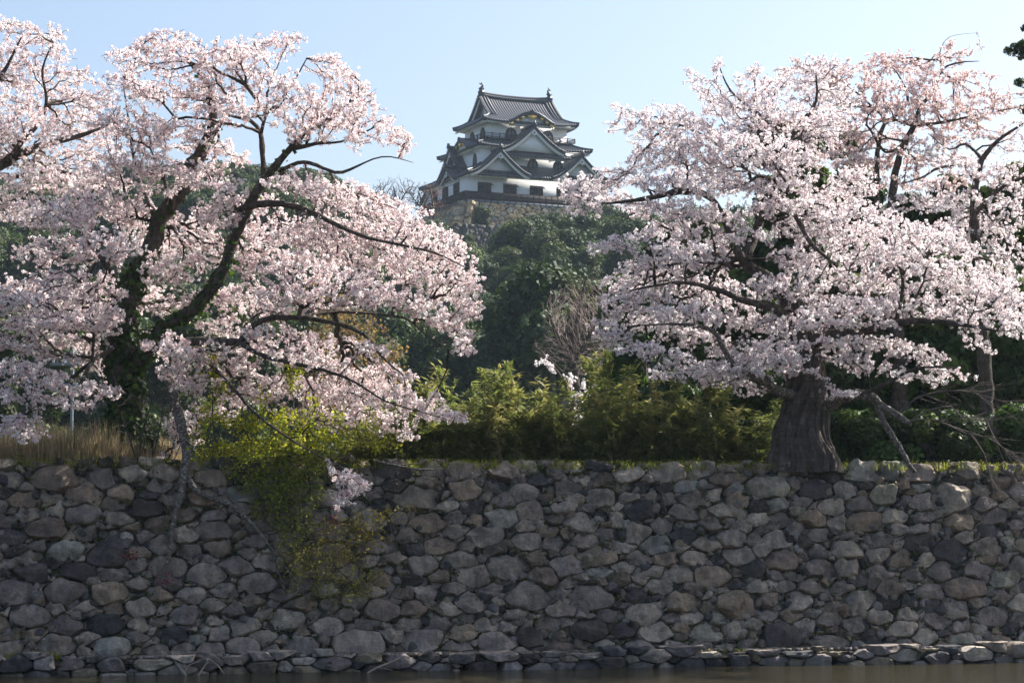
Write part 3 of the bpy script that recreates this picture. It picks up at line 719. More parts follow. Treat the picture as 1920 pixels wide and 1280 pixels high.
wall_block('retaining_wall', 'dark grey retaining wall on the slope below the ochre castle base', 'wall', [((-15.8, -15.4, 32.6), (14.8, -15.4, 32.6)), ((-15.8, 8, 32.6), (-15.8, -15.4, 32.6))], 9.9, 2.7, (.3, .55, 1800), 1.25, [(.12, .118, .115), (.085, .085, .085), (.15, .14, .12)], 33, CC, CA)

# ------------------------------------------------------------------ trees: balanced minimum-spanning growth from drawn limbs to points of the crown
class Tree:
    def __init__(s, name, label, cat, base, group=None, seed=1):
        s.root = thing(name, label, cat, base, 0, group); s.o = np.array(base); s.rg = np.random.default_rng(seed); s.seed = seed
        s.S = []; s.Sp = []; s.Sr = []; s.limbs = []; s.clear = []
    def limb(s, pts, name='limb', mat_='bark', flute=0, amp=.18, sides=10, start=0.0, grow=True, ivy=False):
        """pts: (px, py, depth, radius) in metres for depth and radius"""
        pts = np.array(pts, float)
        W = np.array([[*P(a, b, c), r] for a, b, c, r in pts]); W = catmull(W, .14)
        W[1:-1, :3] += s.rg.normal(size=(len(W) - 2, 3)) * W[1:-1, 3:4] * .10
        mb = MB(); tube(mb, W[:, :3], W[:, 3], sides, amp, 5, flute, s.seed, col=(.07, .06, .05)); o = mb.build(name, M[mat_], s.root, s.o, smooth=True)
        s.limbs.append((W, o, ivy))
        if grow:
            d = np.concatenate([[0], np.cumsum(np.linalg.norm(np.diff(W[:, :3], axis=0), axis=1))])
            s.S += list(W[:, :3]); s.Sp += list(d * .5 + start); s.Sr += list(W[:, 3])
        return o
    def pads(s, pads, Y0, dens, dz=2.2, thick=.9):
        """pads: (px, py, rx, ry, rot[, depth offset]) ellipsoids of crown, given depth Y0 + offset"""
        out = []; base = np.array([960, 640])
        for p in pads:
            px, py, rx, ry, rot = p[:5]; off = p[5] if len(p) > 5 else s.rg.uniform(-dz, dz)
            for (l0, l1) in s.clear:                       # crown pads round the bare parts of the big limbs lie behind them
                l0, l1 = np.array(l0, float), np.array(l1, float); q = np.array([px, py]); tt = np.clip((q - l0) @ (l1 - l0) / ((l1 - l0) @ (l1 - l0)), 0, 1)
                if np.linalg.norm(l0 + (l1 - l0) * tt - q) < 45: off = abs(off) * .7 + .5
            Yc = Y0 + off; k = Yc / F; c = P(px, py, Yc); a = rx * k * 1.1; b = ry * k * .95; t = max(thick, .75 * min(a, 1.6))
            n = max(6, int(dens * 4.19 * a * b * t)); u = unit(s.rg.normal(size=(n, 3))) * (s.rg.random((n, 1)) ** .38)
            q = u * np.array([a, t, b]); cr, sr = cos(-R(rot)), sin(-R(rot))
            q = np.stack([q[:, 0] * cr - q[:, 2] * sr, q[:, 1], q[:, 0] * sr + q[:, 2] * cr], -1)
            q[:, 2] -= .10 * (q[:, 0] ** 2 + q[:, 1] ** 2) / max(a, .5)
            out.append(c + q)
        return np.concatenate(out)
    def grow(s, T, bf=.35, wig=.05):
        S = np.array(s.S); Pl = np.array(s.Sp); nS = len(S); nT = len(T)
        best = np.full(nT, 1e9); par = np.zeros(nT, int); dst = np.zeros(nT)
        for i in range(nS):
            d = np.linalg.norm(T - S[i], axis=1); c = d + bf * Pl[i]; m = c < best; best[m] = c[m]; par[m] = i; dst[m] = d[m]
        done = np.zeros(nT, bool); pl = np.zeros(nT); order = []; mask = np.zeros(nT)
        for _ in range(nT):
            j = int(np.argmin(best + mask)); done[j] = True; mask[j] = 1e12; order.append(j)
            p0 = Pl[par[j]] if par[j] < nS else pl[par[j] - nS]; pl[j] = p0 + dst[j]
            d = np.linalg.norm(T - T[j], axis=1); c = d + bf * pl[j]; m = (c < best) & ~done; best[m] = c[m]; par[m] = nS + j; dst[m] = d[m]
        A = np.concatenate([S, T]); cnt = np.zeros(nS + nT)
        kids = np.zeros(nS + nT)
        for j in reversed(order):
            cnt[nS + j] += 1 if kids[nS + j] == 0 else 0
            cnt[par[j]] += cnt[nS + j] + .15; kids[par[j]] += 1
        # smooth: pull inner nodes towards the line parent-child
        s.A, s.par, s.cnt, s.nS, s.order, s.kids = A, par, cnt, nS, order, kids
        acc = np.zeros_like(A); na = np.zeros(len(A))
        for j in order: acc[par[j]] += A[nS + j]; na[par[j]] += 1
        m = np.arange(len(A)) >= nS; m &= na > 0
        idx = np.where(m)[0]; A[idx] = .45 * A[idx] + .3 * acc[idx] / na[idx][:, None] + .25 * A[par[idx - nS]]
        s.r = .0036 * np.maximum(cnt[nS:], 1) ** .46
        return s
    def twigs(s, mat_='twig', cols=((.045, .035, .03), (.07, .055, .045), (.1, .085, .07)), rmax=.075, sides=4, name='twigs', rs=1.0):
        A, nS, par = s.A, s.nS, s.par; B = A[nS:]; S0 = A[par]
        rb = np.minimum(s.r * rs, rmax); rp = np.where(par >= nS, np.minimum(s.r[np.maximum(par - nS, 0)] * rs, rmax), rb * 1.3); ra = np.minimum(rp, rb * 1.5)
        # two pieces per twig with an offset middle so that it bends
        L = np.linalg.norm(B - S0, axis=1)[:, None]; mid = (S0 + B) / 2 + s.rg.normal(size=B.shape) * L * .07 + np.array([0, 0, .05]) * L
        rm = (ra + rb) / 2; col = np.repeat(pick(cols, len(B), s.rg), 2 * sides, 0)
        mb = MB(); sticks(mb, S0, mid, ra, rm, sides, col); sticks(mb, mid, B, rm, rb, sides, col)
        s.mid = mid; return mb.build(name, M[mat_], s.root, s.o)
    def along(s, per_m, lim, jit):
        """random points along the thin twigs"""
        A, nS, par = s.A, s.nS, s.par; B = A[nS:]; S0 = A[par]; m = s.cnt[nS:] < lim
        S0, B, Mi = S0[m], B[m], s.mid[m]; L = np.linalg.norm(B - S0, axis=1)
        n = s.rg.poisson(np.maximum(L, .06) * per_m); i = np.repeat(np.arange(len(n)), n); t = s.rg.random(len(i))[:, None]
        p = np.where(t < .5, S0[i] + (Mi[i] - S0[i]) * 2 * t, Mi[i] + (B[i] - Mi[i]) * (2 * t - 1))
        return p + s.rg.normal(size=p.shape) * jit
    def blossoms(s, per_m=24, lim=24, jit=.03, k=10, size=.0120, ball=.033, pal=((.86, .76, .77), (.88, .80, .80), (.84, .71, .73), (.9, .85, .85)), red=.10, redpal=((.42, .22, .2), (.5, .3, .26)), name='blossoms'):
        c = s.along(per_m, lim, jit); n = len(c); tint = pick(pal, n, s.rg, .09)
        u = unit(s.rg.normal(size=(n, k, 3)) + np.array([0, 0, .25])); rad = ball * s.rg.uniform(.6, 1.15, (n, k, 1))
        C = (c[:, None] + u * rad).reshape(-1, 3); Nn = (u + s.rg.normal(size=u.shape) * .28).reshape(-1, 3)
        col = np.repeat(tint, k, 0) * s.rg.uniform(.93, 1.05, (n * k, 1)); sz = size * s.rg.uniform(.75, 1.25, n * k)
        m = s.rg.random(n * k) < red; col[m] = pick(redpal, m.sum(), s.rg); sz[m] *= .6
        mb = MB(); mb.quads(leaf_quads(C, Nn, sz, 1, .22, s.rg), np.clip(col, 0, .92)); print(name, n * k)
        return mb.build(name, M['petal'], s.root, s.o)
    def leaves(s, per_m=30, lim=20, jit=.05, size=.02, asp=.6, pal=((.1, .14, .02),), mat_='thin_leaf', name='leaves'):
        c = s.along(per_m, lim, jit); n = len(c); Nn = s.rg.normal(size=(n, 3)) + np.array([-.2, -.1, .8])
        mb = MB(); mb.quads(leaf_quads(c, Nn, size * s.rg.uniform(.6, 1.3, n), asp, .4, s.rg), pick(pal, n, s.rg, .2))
        return mb.build(name, M[mat_], s.root, s.o)
    def ivy(s, dens=2300, size=.042, y_lim=None, spread=.045, name='ivy'):
        mb = MB(); tot = []; nn = []
        for W, o, iv in s.limbs:
            if not iv: continue
            for k in range(len(W) - 1):
                L = np.linalg.norm(W[k + 1, :3] - W[k, :3]); r = W[k, 3]; f = iv if isinstance(iv, float) else 1.0
                f = f * (1.0 if W[k, 2] < 6.3 else (.55 if W[k, 2] < 7.6 else .10)); n = s.rg.poisson(dens * L * r * 2 * f); d = unit(s.rg.normal(size=(n, 3)))
                if n == 0: continue
                c = W[k, :3] + (W[k + 1, :3] - W[k, :3]) * s.rg.random((n, 1)) + d * (r * 1.02 + s.rg.exponential(spread, (n, 1)))
                tot.append(c); nn.append(d + s.rg.normal(size=(n, 3)) * .4 + np.array([0, 0, .3]))
        C = np.concatenate(tot); Nn = np.concatenate(nn)
        mb.quads(leaf_quads(C, Nn, size * s.rg.uniform(.6, 1.3, len(C)), .85, .3, s.rg), pick([(.03, .065, .014), (.045, .085, .018), (.025, .05, .012), (.07, .11, .02)], len(C), s.rg, .2))
        return mb.build(name, M['leaf'], s.root, s.o)
PINK = ((.87, .75, .76), (.89, .80, .80), (.85, .70, .71), (.9, .85, .84))
WHITE = ((.87, .79, .81), (.89, .83, .84), (.85, .74, .77), (.9, .87, .87))
DEEP = ((.84, .70, .70), (.86, .76, .75), (.82, .66, .66), (.87, .80, .79))

# ---- the ivy-clad cherry on the left
Y1 = 40.6
t1 = Tree('cherry_tree', 'large pink cherry tree with ivy wrapped forked trunk at the left end of the wall', 'cherry tree', P(248, 868, Y1), 'cherry trees in blossom', 101)
t1.limb([(250, 880, Y1, .46), (243, 820, Y1, .36), (238, 760, Y1, .33), (232, 700, Y1, .31), (226, 620, Y1, .28), (236, 560, Y1, .25), (268, 500, Y1 + .1, .2), (302, 413, Y1 + .2, .165), (336, 363, Y1 + .2, .15), (356, 322, Y1 + .3, .14), (390, 265, Y1 + .3, .11), (400, 218, Y1 + .3, .09), (386, 154, Y1 + .2, .065), (368, 130, Y1 + .1, .04), (345, 110, Y1, .02)], 'trunk', flute=.06, sides=18, ivy=1.0)
t1.limb([(240, 700, Y1 - .1, 0.163), (285, 650, Y1 - .3, 0.143), (318, 604, Y1 - .4, 0.129), (349, 590, Y1 - .5, 0.122), (378, 566, Y1 - .5, 0.119), (415, 514, Y1 - .6, 0.112), (432, 465, Y1 - .6, 0.105), (450, 425, Y1 - .7, 0.102), (470, 380, Y1 - .7, 0.095), (497, 336, Y1 - .7, 0.082), (538, 286, Y1 - .8, 0.065), (571, 252, Y1 - .8, 0.054), (615, 225, Y1 - .9, 0.037), (648, 195, Y1 - 1, 0.020)], ivy=.55)
t1.limb([(495, 338, Y1 - .7, 0.061), (492, 290, Y1 - .6, 0.054), (488, 250, Y1 - .5, 0.048), (470, 226, Y1 - .3, 0.034), (430, 216, Y1, 0.024), (405, 190, Y1 + .2, 0.014)])
t1.limb([(490, 250, Y1 - .5, 0.034), (500, 215, Y1 - .9, 0.027), (540, 170, Y1 - 1.2, 0.019), (575, 110, Y1 - 1.3, 0.010)])
t1.limb([(551, 279, Y1 - .8, 0.041), (590, 270, Y1 - 1, 0.034), (640, 265, Y1 - 1.3, 0.024), (700, 240, Y1 - 1.5, 0.014)])
t1.limb([(527, 319, Y1 - .7, 0.044), (571, 304, Y1 - 1, 0.037), (628, 323, Y1 - 1.3, 0.031), (655, 318, Y1 - 1.4, 0.024), (700, 298, Y1 - 1.5, 0.017), (732, 294, Y1 - 1.6, 0.012), (775, 305, Y1 - 1.7, 0.005)])
t1.limb([(447, 395, Y1 - .7, 0.068), (480, 383, Y1 - .9, 0.065), (538, 384, Y1 - 1.3, 0.058), (588, 400, Y1 - 1.6, 0.051), (640, 425, Y1 - 1.8, 0.044), (690, 446, Y1 - 2, 0.034), (750, 459, Y1 - 2.2, 0.027), (816, 474, Y1 - 2.4, 0.019), (870, 500, Y1 - 2.5, 0.009)])
t1.limb([(300, 650, Y1 - .2, 0.095), (340, 640, Y1 - .5, 0.082), (400, 639, Y1 - .9, 0.075), (449, 639, Y1 - 1.2, 0.068), (478, 608, Y1 - 1.3, 0.058), (509, 596, Y1 - 1.4, 0.054), (561, 596, Y1 - 1.6, 0.048), (625, 605, Y1 - 1.8, 0.037), (681, 627, Y1 - 2, 0.031), (719, 672, Y1 - 2.1, 0.020), (756, 702, Y1 - 2.2, 0.009)])
t1.limb([(561, 596, Y1 - 1.6, 0.034), (600, 588, Y1 - 1.2, 0.031), (660, 585, Y1 - 1, 0.027), (760, 597, Y1 - .8, 0.020), (800, 630, Y1 - .8, 0.014), (850, 660, Y1 - .8, 0.007)])
t1.limb([(449, 642, Y1 - 1.2, 0.054), (490, 665, Y1 - 1.5, 0.044), (531, 676, Y1 - 1.6, 0.041), (610, 695, Y1 - 1.8, 0.031), (662, 714, Y1 - 2, 0.024), (722, 751, Y1 - 2.1, 0.017), (800, 775, Y1 - 2.2, 0.010), (850, 790, Y1 - 2.3, 0.005)])
t1.limb([(330, 640, Y1 - .4, 0.048), (390, 680, Y1 - .8, 0.041), (440, 730, Y1 - 1.2, 0.034), (475, 772, Y1 - 1.5, 0.027), (540, 820, Y1 - 1.9, 0.020), (600, 855, Y1 - 2.1, 0.015), (650, 880, Y1 - 2.25, 0.009)])
t1.limb([(228, 640, Y1, 0.068), (200, 660, Y1 - .6, 0.051), (172, 680, Y1 - 1.2, 0.041), (150, 720, Y1 - 1.6, 0.031), (120, 755, Y1 - 1.9, 0.020), (60, 770, Y1 - 2.1, 0.010)])
t1.limb([(172, 680, Y1 - 1.2, 0.031), (176, 610, Y1 - 1.4, 0.027), (160, 540, Y1 - 1.6, 0.020), (110, 500, Y1 - 1.7, 0.012)])
t1.limb([(232, 560, Y1, 0.068), (200, 500, Y1 - .4, 0.054), (165, 450, Y1 - .8, 0.041), (120, 400, Y1 - 1.2, 0.027), (70, 370, Y1 - 1.5, 0.014)])
t1.limb([(300, 420, Y1 + .2, 0.054), (270, 360, Y1 + .6, 0.041), (250, 290, Y1 + .9, 0.031), (240, 220, Y1 + 1, 0.020), (230, 150, Y1 + 1, 0.012)])
p1 = [(380, 105, 120, 34, -6), (300, 85, 75, 26, -14), (470, 88, 85, 24, -16), (545, 80, 42, 10, -22), (235, 110, 50, 18, 8), (430, 150, 90, 28, -10), (250, 160, 60, 26, 10), (330, 175, 90, 36, 5), (450, 205, 90, 34, 0), (540, 165, 70, 34, 15), (622, 125, 34, 36, 30), (660, 165, 60, 36, 35), (690, 215, 70, 34, 25), (740, 255, 42, 26, 30), (610, 210, 70, 34, 20), (570, 240, 60, 28, 10), (650, 255, 50, 16, 5),
      (250, 230, 80, 34, 5), (330, 250, 80, 34, 0), (410, 285, 60, 34, 10), (250, 300, 90, 36, 0), (340, 330, 80, 36, -5), (560, 345, 70, 18, 10), (620, 360, 80, 26, 18), (690, 370, 70, 28, 22), (740, 405, 80, 34, 25), (800, 430, 70, 40, 35), (845, 470, 56, 38, 35), (880, 520, 34, 28, 20), (660, 420, 80, 28, 12), (590, 440, 80, 30, 5), (520, 430, 70, 34, 0), (720, 470, 110, 34, 12), (800, 515, 90, 34, 20), (850, 550, 60, 26, 20), (640, 490, 110, 36, 8), (560, 500, 80, 36, 0),
      (480, 480, 60, 40, 0), (700, 540, 110, 30, 15), (790, 575, 80, 28, 22), (850, 610, 50, 20, 28), (870, 650, 26, 14, 50), (620, 555, 90, 24, 5), (540, 555, 70, 26, 0), (880, 585, 30, 18, 15), (460, 555, 60, 30, 0), (400, 480, 60, 34, 0), (350, 430, 70, 34, 5), (320, 500, 60, 40, 0), (410, 400, 50, 34, 0), (280, 440, 50, 40, 0),
      (490, 650, 70, 24, 12), (560, 665, 90, 28, 14), (640, 690, 90, 26, 18), (720, 730, 80, 26, 18), (790, 765, 70, 26, 14), (850, 775, 36, 16, 20), (600, 730, 100, 28, 10), (530, 720, 70, 26, 0), (680, 775, 90, 22, 10), (610, 790, 70, 18, 5), (450, 690, 50, 26, 10), (390, 655, 60, 24, 0), (330, 655, 50, 18, 10), (760, 700, 30, 12, 20), (420, 610, 50, 22, 0), (700, 650, 40, 14, 10),
      (180, 380, 80, 36, 0), (100, 400, 90, 36, 5), (200, 460, 70, 36, 0), (110, 470, 90, 34, 0), (150, 530, 90, 34, 0), (60, 540, 80, 30, 0), (130, 590, 90, 28, 5), (50, 600, 70, 26, 0), (160, 640, 70, 20, 0), (90, 660, 70, 16, 10), (180, 680, 50, 18, 0), (190, 590, 50, 40, 0), (120, 720, 70, 18, 12, -2), (60, 710, 70, 22, 15, -2), (30, 795, 50, 26, 10, -2), (140, 755, 40, 10, 20, -2), (310, 855, 22, 12, 0, 0), (345, 790, 40, 22, 0, .3), (640, 890, 34, 20, 15, -2.3), (665, 905, 34, 20, 20, -2.3), (640, 935, 28, 18, 60, -2.3), (680, 910, 22, 12, 10, -2.3), (740, 810, 50, 14, 12),
      (60, 570, 90, 30, 0, -1.5), (140, 560, 70, 30, 0, 1.2), (40, 640, 70, 22, 5, -1), (170, 600, 60, 26, 0, -1), (110, 630, 60, 20, 0, .8), (30, 690, 60, 20, 5, -2), (80, 690, 60, 16, 10, -1.8), (20, 740, 50, 18, 10, -2), (90, 745, 50, 14, 12, -2), (15, 800, 40, 16, 5, -2), (60, 815, 34, 14, 10, -2), (190, 730, 40, 16, 10, -1.6), (200, 640, 40, 20, 0, -1.4), (100, 600, 60, 20, 0, -2), (20, 560, 60, 24, 0, -2), (330, 690, 40, 26, 0, -.9), (370, 720, 50, 26, 0, -.6), (310, 640, 46, 24, 0, -1.2), (420, 680, 50, 22, 0, .8), (470, 740, 60, 26, 0, .8), (390, 770, 60, 22, 0, 1.1), (350, 820, 40, 18, 0, .9), (480, 620, 40, 14, 0, -1.6), (560, 630, 60, 14, 8, 1), (650, 740, 70, 20, 12, .6), (570, 780, 60, 20, 5, 1), (730, 690, 40, 14, 20, 1), (640, 640, 50, 18, 10, 1), (500, 580, 50, 20, 0, .6), (390, 560, 50, 26, 0, 1.2), (330, 570, 50, 30, 0, 1.4), (270, 560, 40, 30, 0, 1.6), (290, 640, 40, 30, 0, 1.6), (250, 400, 60, 34, 0, 1), (190, 330, 60, 26, 0, .5), (480, 380, 50, 26, 0, 1.4), (430, 350, 40, 24, 0, -1.5)]
t1.clear = [((240, 560), (302, 413)), ((349, 590), (432, 465)), ((432, 465), (497, 336)), ((235, 560), (240, 860))]
T = t1.pads(p1, Y1 - .3, 150)
t1.grow(T); t1.twigs(); t1.blossoms(pal=PINK); t1.ivy()

# ---- far left cherry, its trunk out of the frame
Y0 = 43.0
t0 = Tree('cherry_tree', 'pink cherry tree at the far left whose long branches reach in from outside the frame', 'cherry tree', P(-190, 868, Y0), 'cherry trees in blossom', 102)
t0.limb([(-190, 880, Y0, .4), (-180, 700, Y0, .3), (-150, 500, Y0, .24), (-100, 380, Y0, .18), (-40, 325, Y0, .13), (7, 306, Y0, .11), (27, 296, Y0, .1), (81, 272, Y0 - .2, .075), (134, 259, Y0 - .3, .055), (190, 240, Y0 - .3, .03), (235, 215, Y0 - .3, .012)], 'trunk', sides=12)
t0.limb([(20, 300, Y0, .075), (40, 265, Y0 - .1, .06), (67, 238, Y0 - .2, .05), (87, 195, Y0 - .2, .035), (80, 130, Y0 - .1, .025), (100, 80, Y0, .012)])
t0.limb([(-120, 420, Y0, .15), (-90, 300, Y0 + .5, .1), (-40, 200, Y0 + .8, .07), (10, 130, Y0 + .8, .04), (40, 70, Y0 + .7, .015)])
t0.limb([(-40, 325, Y0, .08), (30, 330, Y0 - .6, .06), (100, 320, Y0 - 1, .04), (170, 335, Y0 - 1.2, .02)])
p0 = [(30, 55, 46, 22, 0), (100, 65, 32, 18, -20), (60, 90, 60, 22, 0), (115, 100, 26, 14, 0), (30, 130, 60, 36, 0), (80, 150, 70, 28, 0), (150, 140, 50, 18, 10), (20, 190, 60, 36, 0), (110, 190, 80, 32, 0), (185, 185, 50, 24, 0), (50, 240, 90, 34, 0), (150, 240, 80, 34, 5), (20, 290, 80, 34, 0), (110, 300, 90, 34, 5), (200, 285, 60, 26, 0), (60, 340, 90, 30, 0), (150, 345, 80, 26, 0), (-30, 240, 60, 80, 0), (-40, 120, 60, 60, 0), (20, 390, 80, 26, 0)]
t0.grow(t0.pads(p0, Y0, 130, 1.6)); t0.twigs(); t0.blossoms(pal=PINK)

# ---- the old cherry on the right, rooted on the wall
Y2 = 42.45
t2 = Tree('cherry_tree', 'old white cherry tree with thick fluted trunk and roots spreading over the wall top', 'cherry tree', P(1508, 870, Y2), 'cherry trees in blossom', 103)
mbt = [(1512, 884, Y2, .74), (1508, 855, Y2, .60), (1506, 810, Y2, .50), (1509, 770, Y2, .45), (1512, 730, Y2, .42), (1512, 690, Y2, .40), (1508, 650, Y2 + .1, .36), (1498, 610, Y2 + .1, .31), (1486, 570, Y2 + .2, .26)]
t2.limb(mbt, 'trunk', flute=.1, amp=.12, sides=12)
bpy.data.objects.remove(t2.limbs.pop()[1])
def old_trunk():
    pys = np.concatenate([np.linspace(886, 860, 16), np.linspace(857, 560, 70)]); nth = 200; th = np.arange(nth) * 2 * pi / nth
    cx = np.interp(pys, [560, 610, 650, 690, 730, 770, 800, 830, 870, 906], [1486, 1498, 1510, 1511, 1510, 1507, 1504, 1501, 1500, 1500])
    r0 = np.interp(pys, [560, 610, 650, 690, 730, 770, 800, 830, 855, 880, 906], [.2, .25, .29, .33, .345, .38, .42, .46, .50, .54, .6])
    fl = np.clip((pys - 700) / 190, 0, 1) ** 2; V = []
    lob = [(-2.8, .62, 7), (-2.25, .35, 9), (-1.75, .2, 12), (-1.25, .3, 10), (-.7, .42, 8), (-.1, .5, 7), (.9, .5, 6), (2.0, .5, 6)]
    for py, c, r, f_ in zip(pys, cx, r0, fl):
        tw = (870 - py) * .0042 + .25 * math.sin(py * .03); rr = np.full(nth, r * (1 - .22 * f_)); base = P(c, py, Y2)
        for a, am, p in lob: rr += r * am * (.14 + f_ * 1.25) * np.abs(np.cos(.5 * (th - a - tw))) ** (p * 4)
        p3 = np.stack([3.2 * np.cos(th - tw), 3.2 * np.sin(th - tw), np.full(nth, py * .006)], -1)
        rr *= 1 + .26 * fbm(p3 * np.array([.6, .6, 2.4]), .7, 21, 2) + .12 * fbm(p3, 1.5, 4, 4) - .30 * np.abs(np.sin(3.5 * (th - tw) + 4.5 * vnoise(p3, .55, 2))) ** 10 * (.6 + .4 * vnoise(p3, .8, 9)) - .09 * np.abs(np.sin(9 * (th - tw) + 5 * vnoise(p3, 1.0, 12))) ** 4 + .05; z = base[2]
        V.append(np.stack([base[0] + rr * np.cos(th), base[1] + rr * np.sin(th) * .9, np.full(nth, z) + .03 * vnoise(p3, 2, 6)], -1))
    V = np.array(V); n = len(pys); i, j = np.meshgrid(np.arange(n - 1), np.arange(nth), indexing='ij'); q = np.stack([i * nth + j, i * nth + (j + 1) % nth, (i + 1) * nth + (j + 1) % nth, (i + 1) * nth + j], -1).reshape(-1, 4)
    mb = MB(); mb.add(V.reshape(-1, 3), q, None, (.10, .085, .075)); mb.build('trunk', M['bark'], t2.root, t2.o, smooth=True)
old_trunk()
t2.limb([(1486, 575, Y2 + .2, 0.17), (1440, 525, Y2 + .1, 0.14), (1393, 486, Y2, .10), (1361, 417, Y2, .078), (1333, 372, Y2 - .1, .062), (1287, 358, Y2 - .3, 0.072), (1237, 367, Y2 - .5, 0.055), (1187, 376, Y2 - .7, 0.038), (1132, 381, Y2 - .9, 0.017), (1080, 370, Y2 - 1, 0.007)])
t2.limb([(1400, 490, Y2, 0.102), (1410, 455, Y2 + .2, 0.093), (1434, 399, Y2 + .4, 0.085), (1466, 385, Y2 + .2, 0.076), (1495, 410, Y2 - .2, 0.060), (1520, 455, Y2 - .6, 0.043), (1570, 500, Y2 - 1, 0.025)])
t2.limb([(1434, 405, Y2 + .4, 0.076), (1460, 330, Y2 + .6, 0.068), (1420, 305, Y2 + .5, 0.055), (1375, 289, Y2 + .4, 0.043), (1320, 255, Y2 + .2, 0.030), (1250, 225, Y2, 0.019), (1160, 205, Y2 - .2, 0.007)])
t2.limb([(1460, 330, Y2 + .6, 0.064), (1480, 265, Y2 + .8, 0.055), (1500, 235, Y2 + .9, 0.047), (1530, 190, Y2 + .9, 0.034), (1530, 140, Y2 + .9, 0.017)])
t2.limb([(1480, 265, Y2 + .8, 0.038), (1430, 220, Y2 + .7, 0.030), (1370, 170, Y2 + .6, 0.021), (1345, 115, Y2 + .5, 0.009)])
t2.limb([(1505, 640, Y2 + .1, 0.153), (1560, 630, Y2 - .3, 0.136), (1620, 620, Y2 - .7, 0.111), (1680, 605, Y2 - 1.1, 0.085), (1740, 600, Y2 - 1.4, 0.064), (1800, 608, Y2 - 1.7, 0.043), (1870, 620, Y2 - 1.9, 0.021)])
t2.limb([(1520, 660, Y2, 0.145), (1570, 600, Y2 + .4, 0.119), (1620, 540, Y2 + .6, 0.093), (1690, 490, Y2 + .7, 0.068), (1780, 470, Y2 + .7, 0.043), (1860, 490, Y2 + .6, 0.021)])
t2.limb([(1495, 600, Y2, 0.102), (1440, 575, Y2 - .5, 0.085), (1400, 565, Y2 - .8, 0.068), (1335, 540, Y2 - 1.1, 0.051), (1270, 530, Y2 - 1.4, 0.034), (1180, 545, Y2 - 1.7, 0.015)])
t2.limb([(1500, 745, Y2 - .1, 0.136), (1470, 738, Y2 - .4, 0.111), (1430, 715, Y2 - .7, 0.085), (1385, 695, Y2 - 1, 0.072), (1361, 661, Y2 - 1.2, 0.060), (1338, 622, Y2 - 1.3, 0.047), (1287, 608, Y2 - 1.5, 0.030), (1200, 610, Y2 - 1.8, 0.013)], mat_='lichen_bark')
t2.limb([(1530, 770, Y2, 0.170), (1560, 752, Y2 - .2, 0.136), (1590, 742, Y2 - .4, 0.119), (1625, 740, Y2 - .6, 0.102), (1650, 757, Y2 - .7, 0.085), (1682, 778, Y2 - .8, 0.072), (1708, 796, Y2 - .9, 0.043)], mat_='lichen_bark')
t2.limb([(1640, 748, Y2 - .6, 0.072), (1659, 794, Y2 - .75, 0.064), (1678, 825, Y2 - .8, 0.061), (1691, 845, Y2 - .85, 0.055), (1705, 872, Y2 - .95, 0.047), (1716, 885, Y2 - 1, 0.034)], mat_='lichen_bark', grow=False)
t2.limb([(1610, 740, Y2 - .6, 0.047), (1660, 720, Y2 - .9, 0.038), (1720, 690, Y2 - 1.2, 0.025), (1790, 690, Y2 - 1.4, 0.013)])
for L in ([(1688, 772), (1720, 745), (1783, 732), (1830, 738), (1880, 752)], [(1708, 790), (1740, 770), (1783, 762), (1800, 778), (1850, 790), (1890, 782), (1925, 787)], [(1700, 790), (1740, 785), (1773, 794), (1810, 812), (1850, 820), (1890, 845), (1925, 870)], [(1820, 815), (1845, 850), (1860, 900), (1890, 940)], [(1850, 790), (1870, 830), (1905, 862)]):
    W = np.array([[*P(a, b, Y2 - .9 - .02 * i), r] for i, ((a, b), r) in enumerate(zip(L, np.linspace(.017, .005, len(L))))]); W = catmull(W, .15)
    mb = MB(); tube(mb, W[:, :3], W[:, 3], 6, .15, col=(.11, .095, .085))
    kk_ = t2.rg.integers(2, len(W), 26); A_ = W[kk_, :3]; B_ = A_ + (unit(np.gradient(W[:, :3], axis=0)[kk_]) + t2.rg.normal(size=(26, 3)) * .6) * t2.rg.uniform(.08, .4, (26, 1)); C_ = B_ + (unit(B_ - A_) + t2.rg.normal(size=(26, 3)) * .5) * t2.rg.uniform(.05, .25, (26, 1))
    sticks(mb, A_, B_, np.full(26, .006), np.full(26, .0045), 4, (.11, .095, .085)); sticks(mb, B_, C_, np.full(26, .0045), np.full(26, .003), 4, (.11, .095, .085)); mb.build('bare_branch', M['twig'], t2.root, t2.o)
